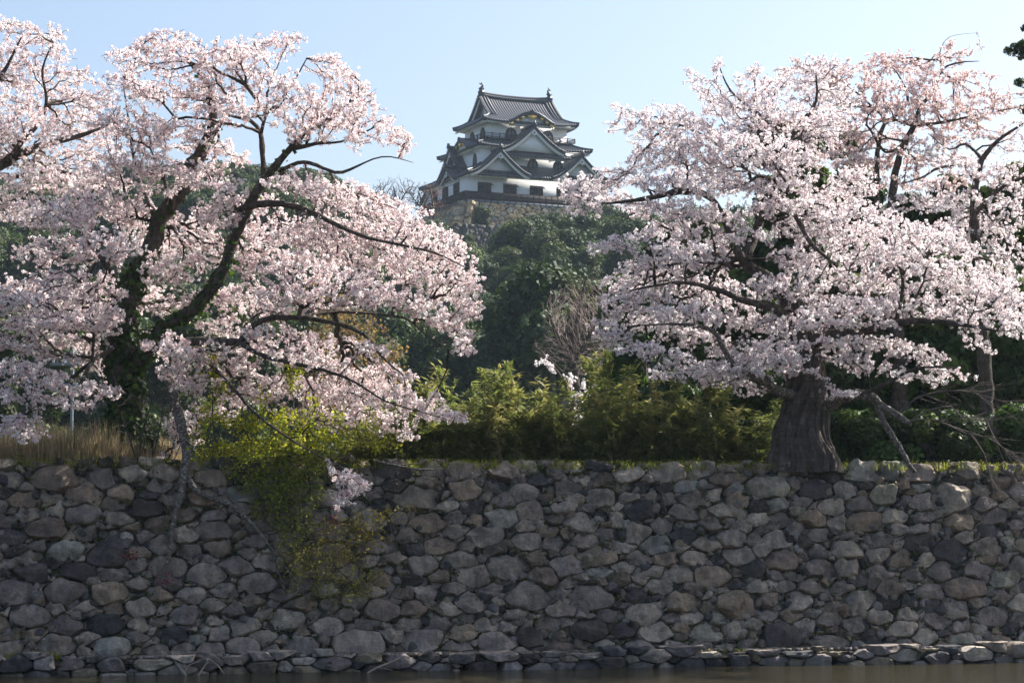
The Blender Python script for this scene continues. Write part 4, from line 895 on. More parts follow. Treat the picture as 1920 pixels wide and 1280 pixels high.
p2 = [(1170, 210, 40, 8, 14), (1230, 225, 60, 18, 16), (1300, 145, 30, 8, 30), (1345, 125, 12, 22, 0), (1340, 180, 50, 22, 35), (1300, 240, 80, 30, 15), (1390, 200, 80, 32, 5), (1400, 140, 40, 14, -20), (1470, 150, 60, 26, -10), (1530, 125, 50, 22, -5), (1460, 215, 90, 30, 0), (1550, 180, 70, 34, 0), (1350, 270, 100, 30, 10), (1260, 290, 90, 26, 5), (1430, 275, 90, 34, 5), (1530, 250, 60, 30, 0), (1180, 320, 60, 18, -10), (1120, 335, 50, 22, -5), (1085, 350, 34, 18, 10), (1240, 335, 70, 22, 0), (1320, 330, 80, 26, 5), (1400, 350, 70, 24, 0), (1140, 370, 60, 14, 5), (1200, 385, 60, 12, 5), (1280, 385, 70, 14, 5),
      (1120, 462, 34, 10, -14), (1180, 445, 60, 16, -14), (1240, 430, 60, 18, -10), (1310, 440, 60, 20, 0), (1260, 470, 70, 22, -6), (1200, 500, 60, 20, -10), (1160, 530, 40, 16, 0), (1330, 490, 70, 26, 0), (1260, 525, 90, 26, 0), (1340, 550, 90, 30, 5), (1190, 570, 70, 26, -5), (1130, 600, 34, 14, -10), (1150, 630, 50, 26, 5), (1230, 600, 80, 26, 0), (1220, 655, 70, 18, 5), (1300, 630, 80, 24, 10), (1150, 560, 36, 12, 0), (1310, 690, 70, 20, 12), (1380, 660, 60, 24, 10), (1400, 600, 80, 28, 5), (1390, 720, 46, 14, 15), (1440, 660, 60, 26, 10), (1340, 720, 30, 10, 10),
      (1430, 530, 50, 20, 0), (1500, 480, 60, 24, 0), (1540, 430, 90, 34, 5), (1500, 390, 70, 26, 0), (1480, 340, 60, 24, 0), (1560, 370, 60, 26, 0), (1620, 400, 80, 26, 5), (1500, 545, 80, 34, 5), (1570, 500, 90, 34, 5), (1640, 460, 90, 30, 5), (1650, 530, 100, 30, 5), (1720, 490, 90, 34, 15), (1600, 570, 90, 26, 0), (1690, 575, 90, 26, 10), (1790, 520, 80, 36, 18), (1770, 570, 80, 22, 20), (1850, 560, 60, 34, 25), (1890, 600, 50, 26, 30), (1720, 430, 70, 24, 10), (1780, 450, 70, 26, 15), (1850, 500, 50, 26, 20), (1470, 610, 60, 22, 5), (1530, 640, 60, 22, 5), (1480, 670, 40, 16, 5), (1640, 640, 70, 18, 5), (1710, 660, 70, 16, 8), (1780, 695, 50, 10, 15), (1650, 690, 60, 12, 5), (1720, 705, 50, 10, 10), (1570, 735, 40, 10, 8, -.7), (1590, 670, 50, 14, 0), (1840, 640, 40, 10, 20),
      (1300, 400, 60, 20, 0, -1), (1360, 400, 50, 20, 0, -1.2), (1400, 440, 50, 20, 0, -1.2), (1290, 350, 70, 18, 0, -.8), (1380, 320, 70, 20, 0, .6), (1450, 380, 60, 22, 0, -.8), (1240, 395, 60, 16, 0, .8), (1310, 300, 70, 20, 5, -.6), (1400, 240, 70, 20, 0, .6), (1500, 300, 60, 22, 0, .4), (1180, 245, 50, 12, 12, .3), (1270, 205, 50, 14, 20, .2), (1560, 225, 60, 22, 0, .3), (1600, 330, 50, 20, 0, .2), (1430, 170, 60, 18, -10, .2), (1330, 470, 60, 22, 0, 1), (1270, 495, 60, 18, -5, 1.2), (1460, 640, 60, 22, 5, -1.2), (1520, 600, 70, 22, 0, -1.3), (1580, 640, 60, 16, 5, -1.2), (1420, 690, 50, 18, 8, -1.2), (1490, 690, 40, 14, 5, -1), (1350, 690, 50, 18, 10, -1), (1260, 700, 50, 12, 8, -1), (1290, 580, 80, 22, 5, -1.4), (1200, 540, 50, 20, -5, 1), (1620, 600, 70, 18, 5, -1.4), (1600, 350, 50, 20, 0, 1), (1670, 430, 60, 20, 8, -.8), (1870, 540, 50, 30, 20, -1), (1900, 570, 30, 30, 20, .5), (1810, 600, 60, 14, 20, -1), (1075, 365, 34, 16, 0, -.8), (1100, 390, 40, 12, 0, -.5), (1130, 350, 40, 18, -10, .8), (1060, 345, 22, 12, 0, .6), (1250, 260, 60, 18, 10, .8), (1210, 240, 40, 12, 14, -.5)]
t2.clear = []
t2.grow(t2.pads(p2, Y2 - .2, 150, 2.2)); t2.twigs(); t2.blossoms(pal=WHITE)

# ---- taller, pinker cherry behind on the right
Y3 = 49.0
t3 = Tree('cherry_tree', 'taller deep pink cherry tree with dark slanting stems behind the old white cherry', 'cherry tree', P(1690, 868, Y3), 'cherry trees in blossom', 104)
t3.limb([(1690, 890, Y3, 0.211), (1685, 700, Y3, 0.174), (1672, 520, Y3, 0.149), (1672, 380, Y3, 0.105), (1680, 318, Y3, 0.081), (1695, 272, Y3, 0.071), (1715, 233, Y3, 0.062), (1728, 197, Y3, 0.053), (1751, 171, Y3, 0.040), (1767, 131, Y3, 0.028), (1797, 118, Y3 - .3, 0.019), (1836, 115, Y3 - .5, 0.007)], 'trunk', sides=12)
t3.limb([(1672, 520, Y3, 0.112), (1648, 420, Y3 + .2, 0.087), (1643, 335, Y3 + .3, 0.068), (1652, 246, Y3 + .5, 0.053), (1675, 220, Y3 + .4, 0.043), (1702, 190, Y3 + .2, 0.034), (1690, 150, Y3 + .2, 0.019), (1660, 110, Y3 + .3, 0.009)])
t3.limb([(1712, 235, Y3, 0.043), (1764, 230, Y3 - .4, 0.034), (1813, 220, Y3 - .8, 0.025), (1862, 210, Y3 - 1, 0.017), (1915, 200, Y3 - 1.1, 0.007)])
t3.limb([(1700, 265, Y3, 0.037), (1660, 285, Y3 - .5, 0.031), (1625, 235, Y3 - .8, 0.025), (1585, 225, Y3 - 1, 0.015), (1555, 170, Y3 - 1, 0.007)])
t3.limb([(1767, 135, Y3, 0.019), (1762, 100, Y3 + .2, 0.012), (1780, 70, Y3 + .3, 0.006), (1830, 62, Y3 + .3, 0.003)])
p3 = [(1580, 130, 50, 22, 0), (1640, 120, 50, 22, 0), (1620, 165, 70, 26, 0), (1700, 120, 50, 24, 0), (1690, 165, 70, 26, 0), (1760, 150, 50, 24, 0), (1775, 85, 26, 14, -40), (1800, 105, 40, 14, -15), (1815, 145, 40, 16, 0), (1830, 180, 50, 16, 5), (1760, 195, 80, 20, 0), (1640, 205, 60, 24, 0), (1590, 190, 50, 24, 0), (1710, 215, 60, 18, 0), (1820, 215, 60, 14, 5), (1880, 205, 40, 12, 0), (1660, 260, 60, 24, 0), (1740, 265, 60, 16, 0), (1600, 260, 50, 22, 0), (1700, 300, 60, 18, 0), (1800, 255, 50, 12, 0), (1640, 310, 50, 18, 0), (1570, 230, 40, 20, 0), (1500, 120, 50, 16, -10), (1540, 160, 50, 20, 0), (1680, 110, 40, 16, 0), (1730, 190, 60, 20, 0), (1860, 180, 40, 10, 10), (1610, 300, 50, 18, 0), (1760, 300, 60, 14, 0), (1720, 130, 30, 16, 0), (1480, 230, 60, 18, 0), (1560, 290, 60, 20, 0), (1680, 345, 60, 18, 0), (1760, 340, 60, 16, 0), (1850, 250, 50, 14, 0), (1900, 180, 30, 12, 0), (1780, 230, 60, 16, 0), (1870, 150, 26, 8, 10)]
t3.grow(t3.pads(p3, Y3, 85, 1.6)); t3.twigs(); t3.blossoms(pal=DEEP, per_m=24, red=.16, size=.0145, redpal=((.4, .24, .22), (.44, .29, .27)))

# ---- cherry at the far right edge
Y4 = 46.0
t4 = Tree('cherry_tree', 'half bare cherry tree with crooked grey stem at the right edge', 'cherry tree', P(1850, 868, Y4), 'cherry trees in blossom', 105)
t4.limb([(1852, 890, Y4, 0.180), (1848, 700, Y4, 0.150), (1835, 520, Y4, 0.120), (1826, 400, Y4, 0.090), (1829, 348, Y4, 0.078), (1843, 299, Y4, 0.060), (1870, 265, Y4, 0.042), (1905, 240, Y4, 0.027), (1940, 215, Y4, 0.012)], 'trunk', sides=12)
t4.limb([(1830, 340, Y4, 0.048), (1800, 310, Y4 - .4, 0.036), (1752, 318, Y4 - .7, 0.030), (1735, 330, Y4 - .8, 0.024), (1690, 345, Y4 - 1, 0.012)])
t4.limb([(1843, 299, Y4, 0.036), (1810, 270, Y4 + .4, 0.027), (1780, 280, Y4 + .7, 0.018), (1740, 250, Y4 + .9, 0.009)])
t4.limb([(1828, 400, Y4, 0.060), (1880, 350, Y4 - .5, 0.042), (1930, 330, Y4 - .8, 0.024)])
p4 = [(1850, 290, 40, 16, 0), (1900, 270, 40, 16, 0), (1790, 300, 50, 14, 0), (1860, 330, 50, 22, 0), (1905, 350, 40, 26, 0), (1800, 370, 60, 24, 0), (1860, 390, 60, 26, 0), (1900, 420, 50, 26, 0), (1830, 430, 70, 26, 10), (1770, 390, 50, 16, 10), (1890, 470, 50, 26, 10), (1740, 350, 40, 12, 0), (1700, 380, 60, 18, 0), (1820, 320, 50, 18, 0), (1880, 310, 50, 18, 0), (1780, 430, 60, 20, 0), (1850, 460, 60, 22, 0), (1900, 230, 30, 14, 0), (1760, 280, 40, 12, 0), (1905, 520, 40, 24, 0)]
t4.grow(t4.pads(p4, Y4, 70, 1.4)); t4.twigs(); t4.blossoms(pal=WHITE, per_m=22, size=.0135)

# ---- small cherry behind the bamboo
Y5 = 62.0
t5 = Tree('cherry_tree', 'small cherry tree peeping over the bamboo in the middle', 'cherry tree', P(1090, 890, Y5), 'cherry trees in blossom', 106)
t5.limb([(1090, 900, Y5, .2), (1085, 820, Y5, .15), (1075, 760, Y5, .1), (1060, 720, Y5, .06), (1040, 690, Y5, .03)], 'trunk')
t5.grow(t5.pads([(1030, 680, 34, 14, 10), (1060, 700, 44, 16, 20), (1085, 730, 36, 22, 40), (1100, 760, 30, 34, 0), (1075, 780, 34, 24, 0), (1120, 720, 30, 24, 0)], Y5, 18, 1)); t5.twigs(); t5.blossoms(pal=WHITE, per_m=16, size=.017, ball=.045)

# ------------------------------------------------------------------ forest on the castle hill
def lump(mb, c, r, rg, col, n=(9, 7), amp=.22):
    th = np.linspace(0, 2 * pi, n[0] + 1)[:-1]; ph = np.linspace(.05, pi - .05, n[1]); A, B = np.meshgrid(th, ph)
    d = np.stack([np.cos(A) * np.sin(B), np.sin(A) * np.sin(B), np.cos(B)], -1)
    V = c + d * np.asarray(r) * (1 + amp * vnoise(d * 2.3 + c, 1, 3))[..., None]; i, j = np.meshgrid(np.arange(n[1] - 1), np.arange(n[0]), indexing='ij')
    q = np.stack([i * n[0] + j, i * n[0] + (j + 1) % n[0], (i + 1) * n[0] + (j + 1) % n[0], (i + 1) * n[0] + j], -1).reshape(-1, 4); mb.add(V.reshape(-1, 3), q, None, col)
def crown(lobes, n, size, pal, rg, core=.62, asp=.6, pw=2.0):
    """leaf clusters through the shells of many lobes, round a rough woody-leafy core"""
    mb = MB(); L = np.array([l[3] for l in lobes]); w_ = L ** pw; cnt = rg.multinomial(n, w_ / w_.sum()); Cs = []; Ns = []; cc = []
    for (x, y, z, r), k in zip(lobes, cnt):
        d = unit(rg.normal(size=(k, 3)) + np.array([0, 0, .25])); p = np.array([x, y, z]) + d * r * (rg.uniform(.72, 1.06, (k, 1)) + .12 * vnoise(d * 3 + x, 1, 5)[:, None]) * np.array([1, 1, .85])
        Cs.append(p); Ns.append(d + rg.normal(size=(k, 3)) * .55 + np.array([0, 0, .2])); t = pick(pal, 1, rg, .2); cc.append(np.clip(t * (1 + rg.normal(size=(k, 1)) * .16), .006, 1))
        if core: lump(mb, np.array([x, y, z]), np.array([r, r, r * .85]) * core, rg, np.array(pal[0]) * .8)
    C = np.concatenate(Cs); mb.quads(leaf_quads(C, np.concatenate(Ns), size * rg.uniform(.6, 1.35, len(C)), asp, .35, rg), np.concatenate(cc)); return mb
def lobes_round(rg, R_, Hc, n, rl):
    out = []
    for _ in range(n):
        d = unit(rg.normal(size=3)); d[2] = abs(d[2]) * 1.1 - .25; f_ = rg.uniform(.45, .85)
        out.append((d[0] * R_ * f_, d[1] * R_ * f_, Hc + d[2] * R_ * .9 * f_, rl * rg.uniform(.6, 1.25)))
    return out
EVER = [(.038, .062, .022), (.048, .074, .025), (.032, .055, .021), (.07, .09, .027), (.05, .068, .028)]
FOREST_G = 'evergreen trees of the wood on the castle hill'
FL = 'dense dark evergreen tree in the wood covering the slope of the castle hill'
protos = []
def forest_proto(k):
    rg = np.random.default_rng(300 + k); t = thing('evergreen_tree', FL, 'tree', (0, 0, 0), 0, FOREST_G)
    Hc = rg.uniform(6, 7.5); Rr = rg.uniform(3.6, 4.6)
    mb = MB(); W = catmull(np.array([(0, 0, -1.0), (.1, 0, 2), (-.1, .1, Hc * .6), (.2, 0, Hc + 1)]), .6); tube(mb, W, np.linspace(.35, .1, len(W)), 8, .1)
    for a in range(4): 
        W = catmull(np.array([(0, 0, Hc * .5), (1.2 * cos(a * 1.6), 1.2 * sin(a * 1.6), Hc * .75), (2.6 * cos(a * 1.6), 2.6 * sin(a * 1.6), Hc)]), .6); tube(mb, W, np.linspace(.16, .05, len(W)), 6)
    mb.build('trunk', M['bark'], t)
    crown(lobes_round(rg, Rr, Hc, 30, 1.45), 15000, .105, EVER, rg, .7).build('crown', M['far_leaf'], t); return t
def sky_limit(px):
    return float(np.interp(px, [-400, 0, 150, 300, 420, 600, 660, 690, 800, 850, 905, 950, 1000, 1060, 1090, 1130, 1200, 1300, 1500, 2400], [330, 330, 320, 300, 300, 320, 350, 395, 405, 425, 470, 445, 405, 395, 385, 395, 390, 385, 370, 370]))
rgf = np.random.default_rng(77); cand = []
for y in np.arange(128, 286, 8.2):
    hw = .25 * y + 8
    for x in np.arange(-hw, hw, 7.4): cand.append((x + rgf.uniform(-2.6, 2.6), y + rgf.uniform(-2.8, 2.8)))
nf = 0
for x, y in cand:
    u = (x - CC[0]) * CT[0] + (y - CC[1]) * CT[1]; v = (x - CC[0]) * CB[0] + (y - CC[1]) * CB[1]
    if abs(u) < 17 and v > -18: continue
    z = float(ground_z(x, y)); sc = rgf.uniform(.8, 1.25); zs = sc * rgf.uniform(.9, 1.15)
    px, pt = proj((x, y, z + 11 * zs)); lim = sky_limit(px)
    if pt < lim:
        want = z + 11 * zs - (lim - pt) / F * y; zs2 = (want - z) / 11
        if zs2 < .35: continue
        zs = zs2; sc = min(sc, max(zs * 1.2, .55))
    if px < -60 or px > 1990: continue
    k = nf % 6
    if len(protos) <= k: protos.append(forest_proto(k)); o = protos[k]; o.location = (x, y, z); o.rotation_euler = (0, 0, rgf.uniform(0, 6)); o.scale = (sc, sc, zs)
    else: o = copy_thing(protos[k], (x, y, z), rgf.uniform(0, 6.28), sc, zs=zs)
    nf += 1
for px, pt, Yt in ((905, 462, 268), (935, 440, 270), (965, 418, 272), (985, 402, 276), (1015, 394, 275), (1045, 388, 278), (1075, 378, 282), (1105, 372, 280), (1140, 385, 276), (880, 470, 266), (855, 450, 270), (835, 432, 274), (1180, 388, 272), (1000, 425, 262), (1050, 415, 264), (950, 455, 258), (917, 452, 271), (898, 458, 270), (928, 470, 266), (880, 455, 274)):
    top = P(px, pt, Yt); z = float(ground_z(top[0], Yt)); zs = max(.3, (top[2] - z) / 11); o = copy_thing(protos[nf % 6], (top[0], Yt, z), px * .37, min(max(zs, .6), .95), zs=zs); nf += 1
print('forest', nf)

# broadleaf evergreens close behind the right-hand cherries
NEAR = [(.045, .085, .022), (.055, .1, .025), (.038, .07, .02), (.09, .13, .03), (.05, .075, .026)]
NG = 'glossy broadleaf evergreens behind the right-hand cherries'
def broad_tree(px, Y, pt, halfw, label, seed, name='broadleaf_tree', n=38000, leaf=.075, pal=NEAR, low=870, nl=30, cat='tree', group=NG):
    rg = np.random.default_rng(seed); b = P(px, 868, Y); b[2] = 3.7; t = thing(name, label, cat, b, 0, group); top = P(px, pt, Y)[2] - b[2]; w_ = halfw * Y / F; lo = P(px, low, Y)[2] - b[2]
    mb = MB(); W = catmull(np.array([(0, 0, -.3), (.1, .1, top * .3), (-.1, 0, top * .6), (.05, 0, top * .85)]), .3); tube(mb, W, np.linspace(.05 + .02 * top, .04, len(W)), 9, .12)
    for a in range(6):
        an = a * 1.05 + seed; W = catmull(np.array([(0, 0, top * (.25 + .07 * a)), (w_ * .35 * cos(an), w_ * .35 * sin(an), top * (.4 + .07 * a)), (w_ * .7 * cos(an), w_ * .7 * sin(an), top * (.5 + .07 * a))]), .3); tube(mb, W, np.linspace(.06, .02, len(W)), 6)
    mb.build('trunk', M['bark'], t); lob = []
    for _ in range(nl):
        f_ = rg.random(); z = lo + (top - lo) * f_; ww = w_ * math.sqrt(max(.06, 1 - abs(2 * f_ - .8) ** 2.2 * .6)); a = rg.uniform(0, 6.28); rr = min(w_, top) * rg.uniform(.26, .44); q = rg.uniform(.2, 1) ** .6
        lob.append((ww * cos(a) * q * .85, ww * sin(a) * q * .6, min(z, top - rr * .8), rr))
    crown(lob, n, leaf, pal, rg, .45, .55).build('crown', M['leaf'], t); return t
for args in ((1480, 54, 225, 110, 'tall glossy green tree showing through the crown of the old white cherry'),
             (1600, 56, 250, 90, 'glossy green tree showing between the two right-hand cherries'),
             (1330, 53, 420, 130, 'dark green broadleaf tree behind the left branches of the old white cherry'),
             (1210, 56, 520, 90, 'low dark broadleaf tree beside the right end of the bamboo'),
             (1420, 48, 560, 100, 'dark broadleaf tree directly left of the old fluted trunk'),
             (1600, 50, 520, 120, 'dark broadleaf tree directly right of the old fluted trunk'),
             (1740, 50, 470, 120, 'dark broadleaf tree behind the bare drooping branches'),
             (1880, 50, 500, 120, 'dark broadleaf tree filling the lower right corner of the terrace'),
             (1760, 57, 330, 100, 'green broadleaf tree under the deep pink cherry'),
             (1900, 58, 310, 90, 'yellowish green broadleaf tree behind the half bare cherry')):
    broad_tree(*args, seed=int(args[0]), pal=NEAR if args[0] != 1900 else NEAR + [(.12, .14, .02), (.1, .12, .02)])
for i, (px, pt, hw, lab) in enumerate(((1290, 770, 80, 'low dark shrub between the bamboo and the fluted trunk'), (1385, 790, 70, 'low dark shrub at the left foot of the fluted trunk'), (1620, 770, 80, 'low glossy shrub at the right foot of the fluted trunk'), (1740, 770, 90, 'glossy bright leaved shrub behind the leaning lichen limb'), (1860, 760, 90, 'low dark shrub behind the wall at the right edge'))):
    broad_tree(px, 45.2, pt, hw, lab, 500 + i, name='evergreen_shrub', n=9000, leaf=.045, nl=16, cat='shrub', group='evergreen shrubs along the wall top')
# pine reaching in at the right edge
rg = np.random.default_rng(5); Yp = 55; b = P(2010, 868, Yp); b[2] = 3.7; t = thing('pine_tree', 'pine tree at the right edge with only its needle tufts reaching into view', 'tree', b)
mb = MB(); W = catmull(np.array([P(2010, 880, Yp) * 1.0, P(2015, 500, Yp), P(1990, 250, Yp), P(1985, 60, Yp)]), .4); tube(mb, W, np.linspace(.22, .06, len(W)), 8, .1)
mb.build('trunk', M['bark'], t, b)
mb = MB()
for L in ([(1986, 110), (1950, 108), (1915, 110), (1900, 102)], [(1990, 60), (1950, 50), (1918, 48)], [(1990, 190), (1950, 175), (1905, 160)], [(1992, 240), (1950, 215), (1910, 205)]):
    W = catmull(np.array([P(a, c, Yp) for a, c in L]), .2); tube(mb, W, np.linspace(.04, .01, len(W)), 6)
mb.build('branches', M['bark'], t, b)
cen = [(1905, 92), (1890, 98), (1915, 84), (1918, 104), (1920, 50), (1910, 158), (1918, 205), (1930, 95), (1950, 100), (1960, 60), (1960, 170)]
lob = [(*(P(a + rg.uniform(-6, 6), c + rg.uniform(-4, 4), Yp) - b), rg.uniform(.1, .16)) for a, c in cen for _ in range(2)]
crown(lob, 3500, .04, [(.04, .07, .025), (.06, .09, .03), (.09, .11, .04)], rg, 0, .14).build('needles', M['leaf'], t)

# ------------------------------------------------------------------ bamboo thicket along the wall top
BG = 'bamboo clumps along the wall top'
BP = [(.2, .23, .08), (.16, .2, .065), (.26, .265, .105), (.12, .16, .055), (.33, .29, .15)]
def bamboo_proto(k):
    rg = np.random.default_rng(600 + k); t = thing('bamboo_clump', 'clump of leafy green bamboo in the thicket behind the wall', 'bamboo', (0, 0, 0), 0, BG); cm = MB(); C = []; D = []; sz = []; cl = []
    for i in range(13):
        x, y = rg.normal(size=2) * np.array([.26, .24]); tall = i < 4; h = rg.uniform(1.35, 2.15) if tall else rg.uniform(.5, 1.55); lean = rg.normal(size=2) * .09
        z = np.linspace(0, 1, 8); W = np.stack([x + lean[0] * z ** 2 * h, y + lean[1] * z ** 2 * h, z * h - .1], -1)
        tube(cm, W, np.linspace(.013, .004, 8), 5, col=pick([(.3, .26, .15), (.4, .33, .2), (.2, .22, .1)], 1, rg)[0], cap=False)
        tint = pick(BP, 1, rg, .15)[0]
        for zz in np.arange(.3 if tall else .1, 1.03, .075 / h ** .5):
            for _ in range(3):
                a = rg.uniform(0, 6.28); out = np.array([cos(a), sin(a), rg.uniform(.5, 1.3)]); L = rg.uniform(.04, .26) * (1.1 - .55 * zz)
                p = np.array([x + lean[0] * zz ** 2 * h, y + lean[1] * zz ** 2 * h, zz * h - .1]); tip = p + out * L
                n = int(rg.integers(4, 8)); C.append(tip + rg.normal(size=(n, 3)) * .04); dd = np.array([cos(a), sin(a), .9 * zz - .55]) + rg.normal(size=(n, 3)) * .5; D.append(dd); sz.append(rg.uniform(.06, .115, n) * (1 + .25 * zz)); cl.append(.5 * pick(BP, n, rg, .15) + .5 * tint)
    C = np.concatenate(C); D = unit(np.concatenate(D)); sz = np.concatenate(sz)[:, None]; n = len(C)
    side = unit(np.cross(D, np.array([0, 0, 1.]) + rg.normal(size=(n, 3)) * .4)) * sz * .2; nn = np.cross(side, D)
    A = np.stack([C - D * sz * .9, C + side - nn * .1, C + D * sz * 1.1 + np.array([0, 0, -.02]), C - side], 1)
    cm.build('culms', M['twig'], t); mb = MB(); mb.quads(A, np.concatenate(cl)); mb.build('leaves', M['thin_leaf'], t); return t
rgb_ = np.random.default_rng(8); bp = []; nb_ = 0
TOPS = [(690, 810), (760, 765), (800, 735), (850, 715), (900, 765), (945, 715), (990, 760), (1040, 725), (1090, 735), (1130, 710), (1180, 725), (1230, 745), (1290, 750), (1340, 765), (1400, 775), (1450, 800)]
for row, (Yr, stepx) in enumerate(((43.6, 38), (44.5, 38), (45.4, 44))):
    for px in np.arange(690, 1440, stepx):
        px = px + rgb_.uniform(-12, 12); Yb = Yr + .205 * ((px - 960) / F * Yr) + rgb_.uniform(-.2, .2); b = P(px, 868, Yb); b[2] = 3.68
        top = P(px, np.interp(px, *zip(*TOPS)) + rgb_.uniform(-45, 75), Yb)[2] - b[2]; zs = max(.35, top / 1.95); k = nb_ % 5
        if len(bp) <= k: bp.append(bamboo_proto(k)); o = bp[k]; o.location = b; o.scale = (1, 1, zs)
        else: o = copy_thing(bp[k], b, rgb_.uniform(0, 6.28), 1.0, zs=zs)
        nb_ += 1

# ------------------------------------------------------------------ shrubs and creepers on and over the wall (same growth, leaves instead of blossom)
def bush(name, label, cat, base, roots, pads, Y0, dens, pal, leaf=True, seed=1, per_m=26, size=.018, thick=.25, dz=.4, lim=14, cols=((.10, .08, .06), (.16, .13, .1)), group=None, r0=.02, mat_='thin_leaf', rs=.8, asp=.6, jit=.05, bf=.35):
    t = Tree(name, label, cat, base, group, seed)
    for L in roots: t.limb(L, 'stem', 'twig', sides=6)
    t.grow(t.pads(pads, Y0, dens, dz, thick), bf=bf); t.twigs(cols=cols, rs=rs, name='twigs')
    if leaf: t.leaves(per_m, lim, jit, size, asp, pal, mat_)
    return t
YG = [(.36, .38, .04), (.29, .33, .035), (.44, .42, .05), (.2, .26, .035)]
GRN = [(.26, .33, .05), (.32, .38, .055), (.19, .26, .05), (.38, .39, .07)]
Yw = 39.35
bush('flowering_shrub', 'bright yellow green shrub growing on the wall top beside the ivy clad cherry', 'shrub', P(480, 865, Yw + .5), [[(480, 880, Yw + .5, .03), (470, 830, Yw + .4, .02), (450, 790, Yw + .3, .01)], [(530, 880, Yw + .5, .03), (560, 820, Yw + .4, .02), (600, 780, Yw + .3, .01)], [(420, 880, Yw + .5, .02), (400, 800, Yw + .3, .015), (400, 690, Yw + .1, .008)]],
     [(400, 700, 26, 40, 0), (405, 770, 40, 30, 0), (460, 790, 50, 28, 0), (530, 785, 60, 30, 0), (600, 800, 50, 28, 0), (560, 830, 90, 26, 0), (450, 840, 80, 26, 0), (640, 820, 50, 24, 0), (550, 710, 24, 24, 0), (400, 860, 50, 24, 0), (690, 800, 40, 20, 0), (720, 830, 40, 24, 0), (500, 745, 16, 22, 0), (585, 755, 14, 20, 0), (640, 785, 18, 18, 0), (430, 735, 14, 30, 0), (700, 770, 12, 20, 0), (540, 690, 10, 20, 0), (400, 660, 14, 20, 0), (370, 820, 20, 30, 0)], Yw + .3, 260, YG, seed=41, per_m=80, size=.022, dz=.45, thick=.3)
Yc = 38.0
def wY(px, py): return float(wallP(px, py, .18)[1])
rgc = np.random.default_rng(4); pc_ = []
for _ in range(46):                                      # hanging strands of uneven length
    cx_ = rgc.normal(520, 62); ln_ = max(18, rgc.normal(95, 50) * math.exp(-((cx_ - 535) / 75) ** 2) + rgc.uniform(0, 40)); cy_ = 862
    while cy_ < 862 + ln_:
        pc_.append((cx_ + rgc.normal() * 9, cy_, rgc.uniform(8, 20), rgc.uniform(8, 18), 0)); cy_ += rgc.uniform(16, 30)
bush('creeper', 'green creeper cascading down the wall face below the yellow green shrub', 'creeper', P(520, 868, wY(520, 868)), [[(520, 862, wY(520, 862) + .1, .02), (530, 920, wY(530, 920), .015), (520, 1000, wY(520, 1000), .008)], [(450, 865, wY(450, 865) + .1, .02), (440, 910, wY(440, 910), .01)], [(580, 862, wY(580, 862) + .1, .02), (580, 930, wY(580, 930), .01)]],
     [(*p, wY(p[0], p[1]) - 38.5 - .05) for p in pc_], 38.5, 520, GRN, seed=42, per_m=48, size=.02, thick=.1)
pd_ = [(600, 1060, 80, 50, 20), (650, 1010, 50, 34, 0), (560, 1080, 50, 50, 30), (690, 1090, 40, 40, 0), (640, 1110, 60, 30, 0), (600, 1000, 40, 40, 0)]
bush('dry_creeper', 'tangle of dry brown stems hanging on the wall below the green creeper', 'creeper', P(560, 960, wY(560, 960)), [[(560, 950, wY(560, 950), .014), (600, 1030, wY(600, 1030), .012), (680, 1110, wY(680, 1110), .006)]],
     [(*p, wY(p[0], p[1]) - 38.3 - .03) for p in pd_], 38.3, 330, [(.36, .34, .06), (.4, .33, .08), (.22, .25, .04)], seed=43, per_m=45, size=.016, thick=.12, cols=((.2, .16, .12), (.13, .1, .08)), rs=.7)
py_ = [(690, 975, 40, 20, 0), (720, 960, 40, 14, -15), (660, 985, 30, 18, 0), (700, 1010, 30, 24, 0), (760, 955, 26, 8, -10), (650, 1040, 40, 16, 0)]
bush('yellow_shrub', 'small yellow leaved shrub sprouting from the wall joints right of the creeper', 'shrub', P(680, 1070, wY(680, 1070)), [[(672, 1080, wY(672, 1080), .014), (685, 1020, wY(685, 1020) - .1, .011), (700, 985, wY(700, 985) - .15, .007)], [(685, 1020, wY(685, 1020) - .1, .008), (730, 965, wY(730, 965) - .1, .005)]],
     [(*p, wY(p[0], p[1]) - 38.3 - .15) for p in py_], 38.3, 300, [(.3, .24, .03), (.24, .22, .03), (.2, .2, .03)], seed=44, per_m=50, size=.017, thick=.2)
# bare twiggy shrub before the ivy trunk
bush('bare_shrub', 'leafless grey shrub with crooked twigs in front of the ivy covered trunk', 'shrub', P(262, 868, 39.7), [[(255, 880, 39.7, .02), (270, 800, 39.6, .016), (285, 740, 39.5, .012), (260, 710, 39.4, .006)], [(262, 880, 39.7, .02), (235, 800, 39.5, .014), (215, 750, 39.4, .007)], [(280, 880, 39.7, .016), (300, 800, 39.5, .012), (310, 720, 39.4, .006)]],
     [(240, 780, 50, 60, 0), (280, 740, 50, 50, 0), (270, 830, 50, 34, 0), (300, 800, 40, 60, 0), (220, 720, 40, 30, 0)], 39.5, 60, None, leaf=False, seed=45, cols=((.26, .23, .2), (.18, .15, .13)), rs=1.1, dz=.3)
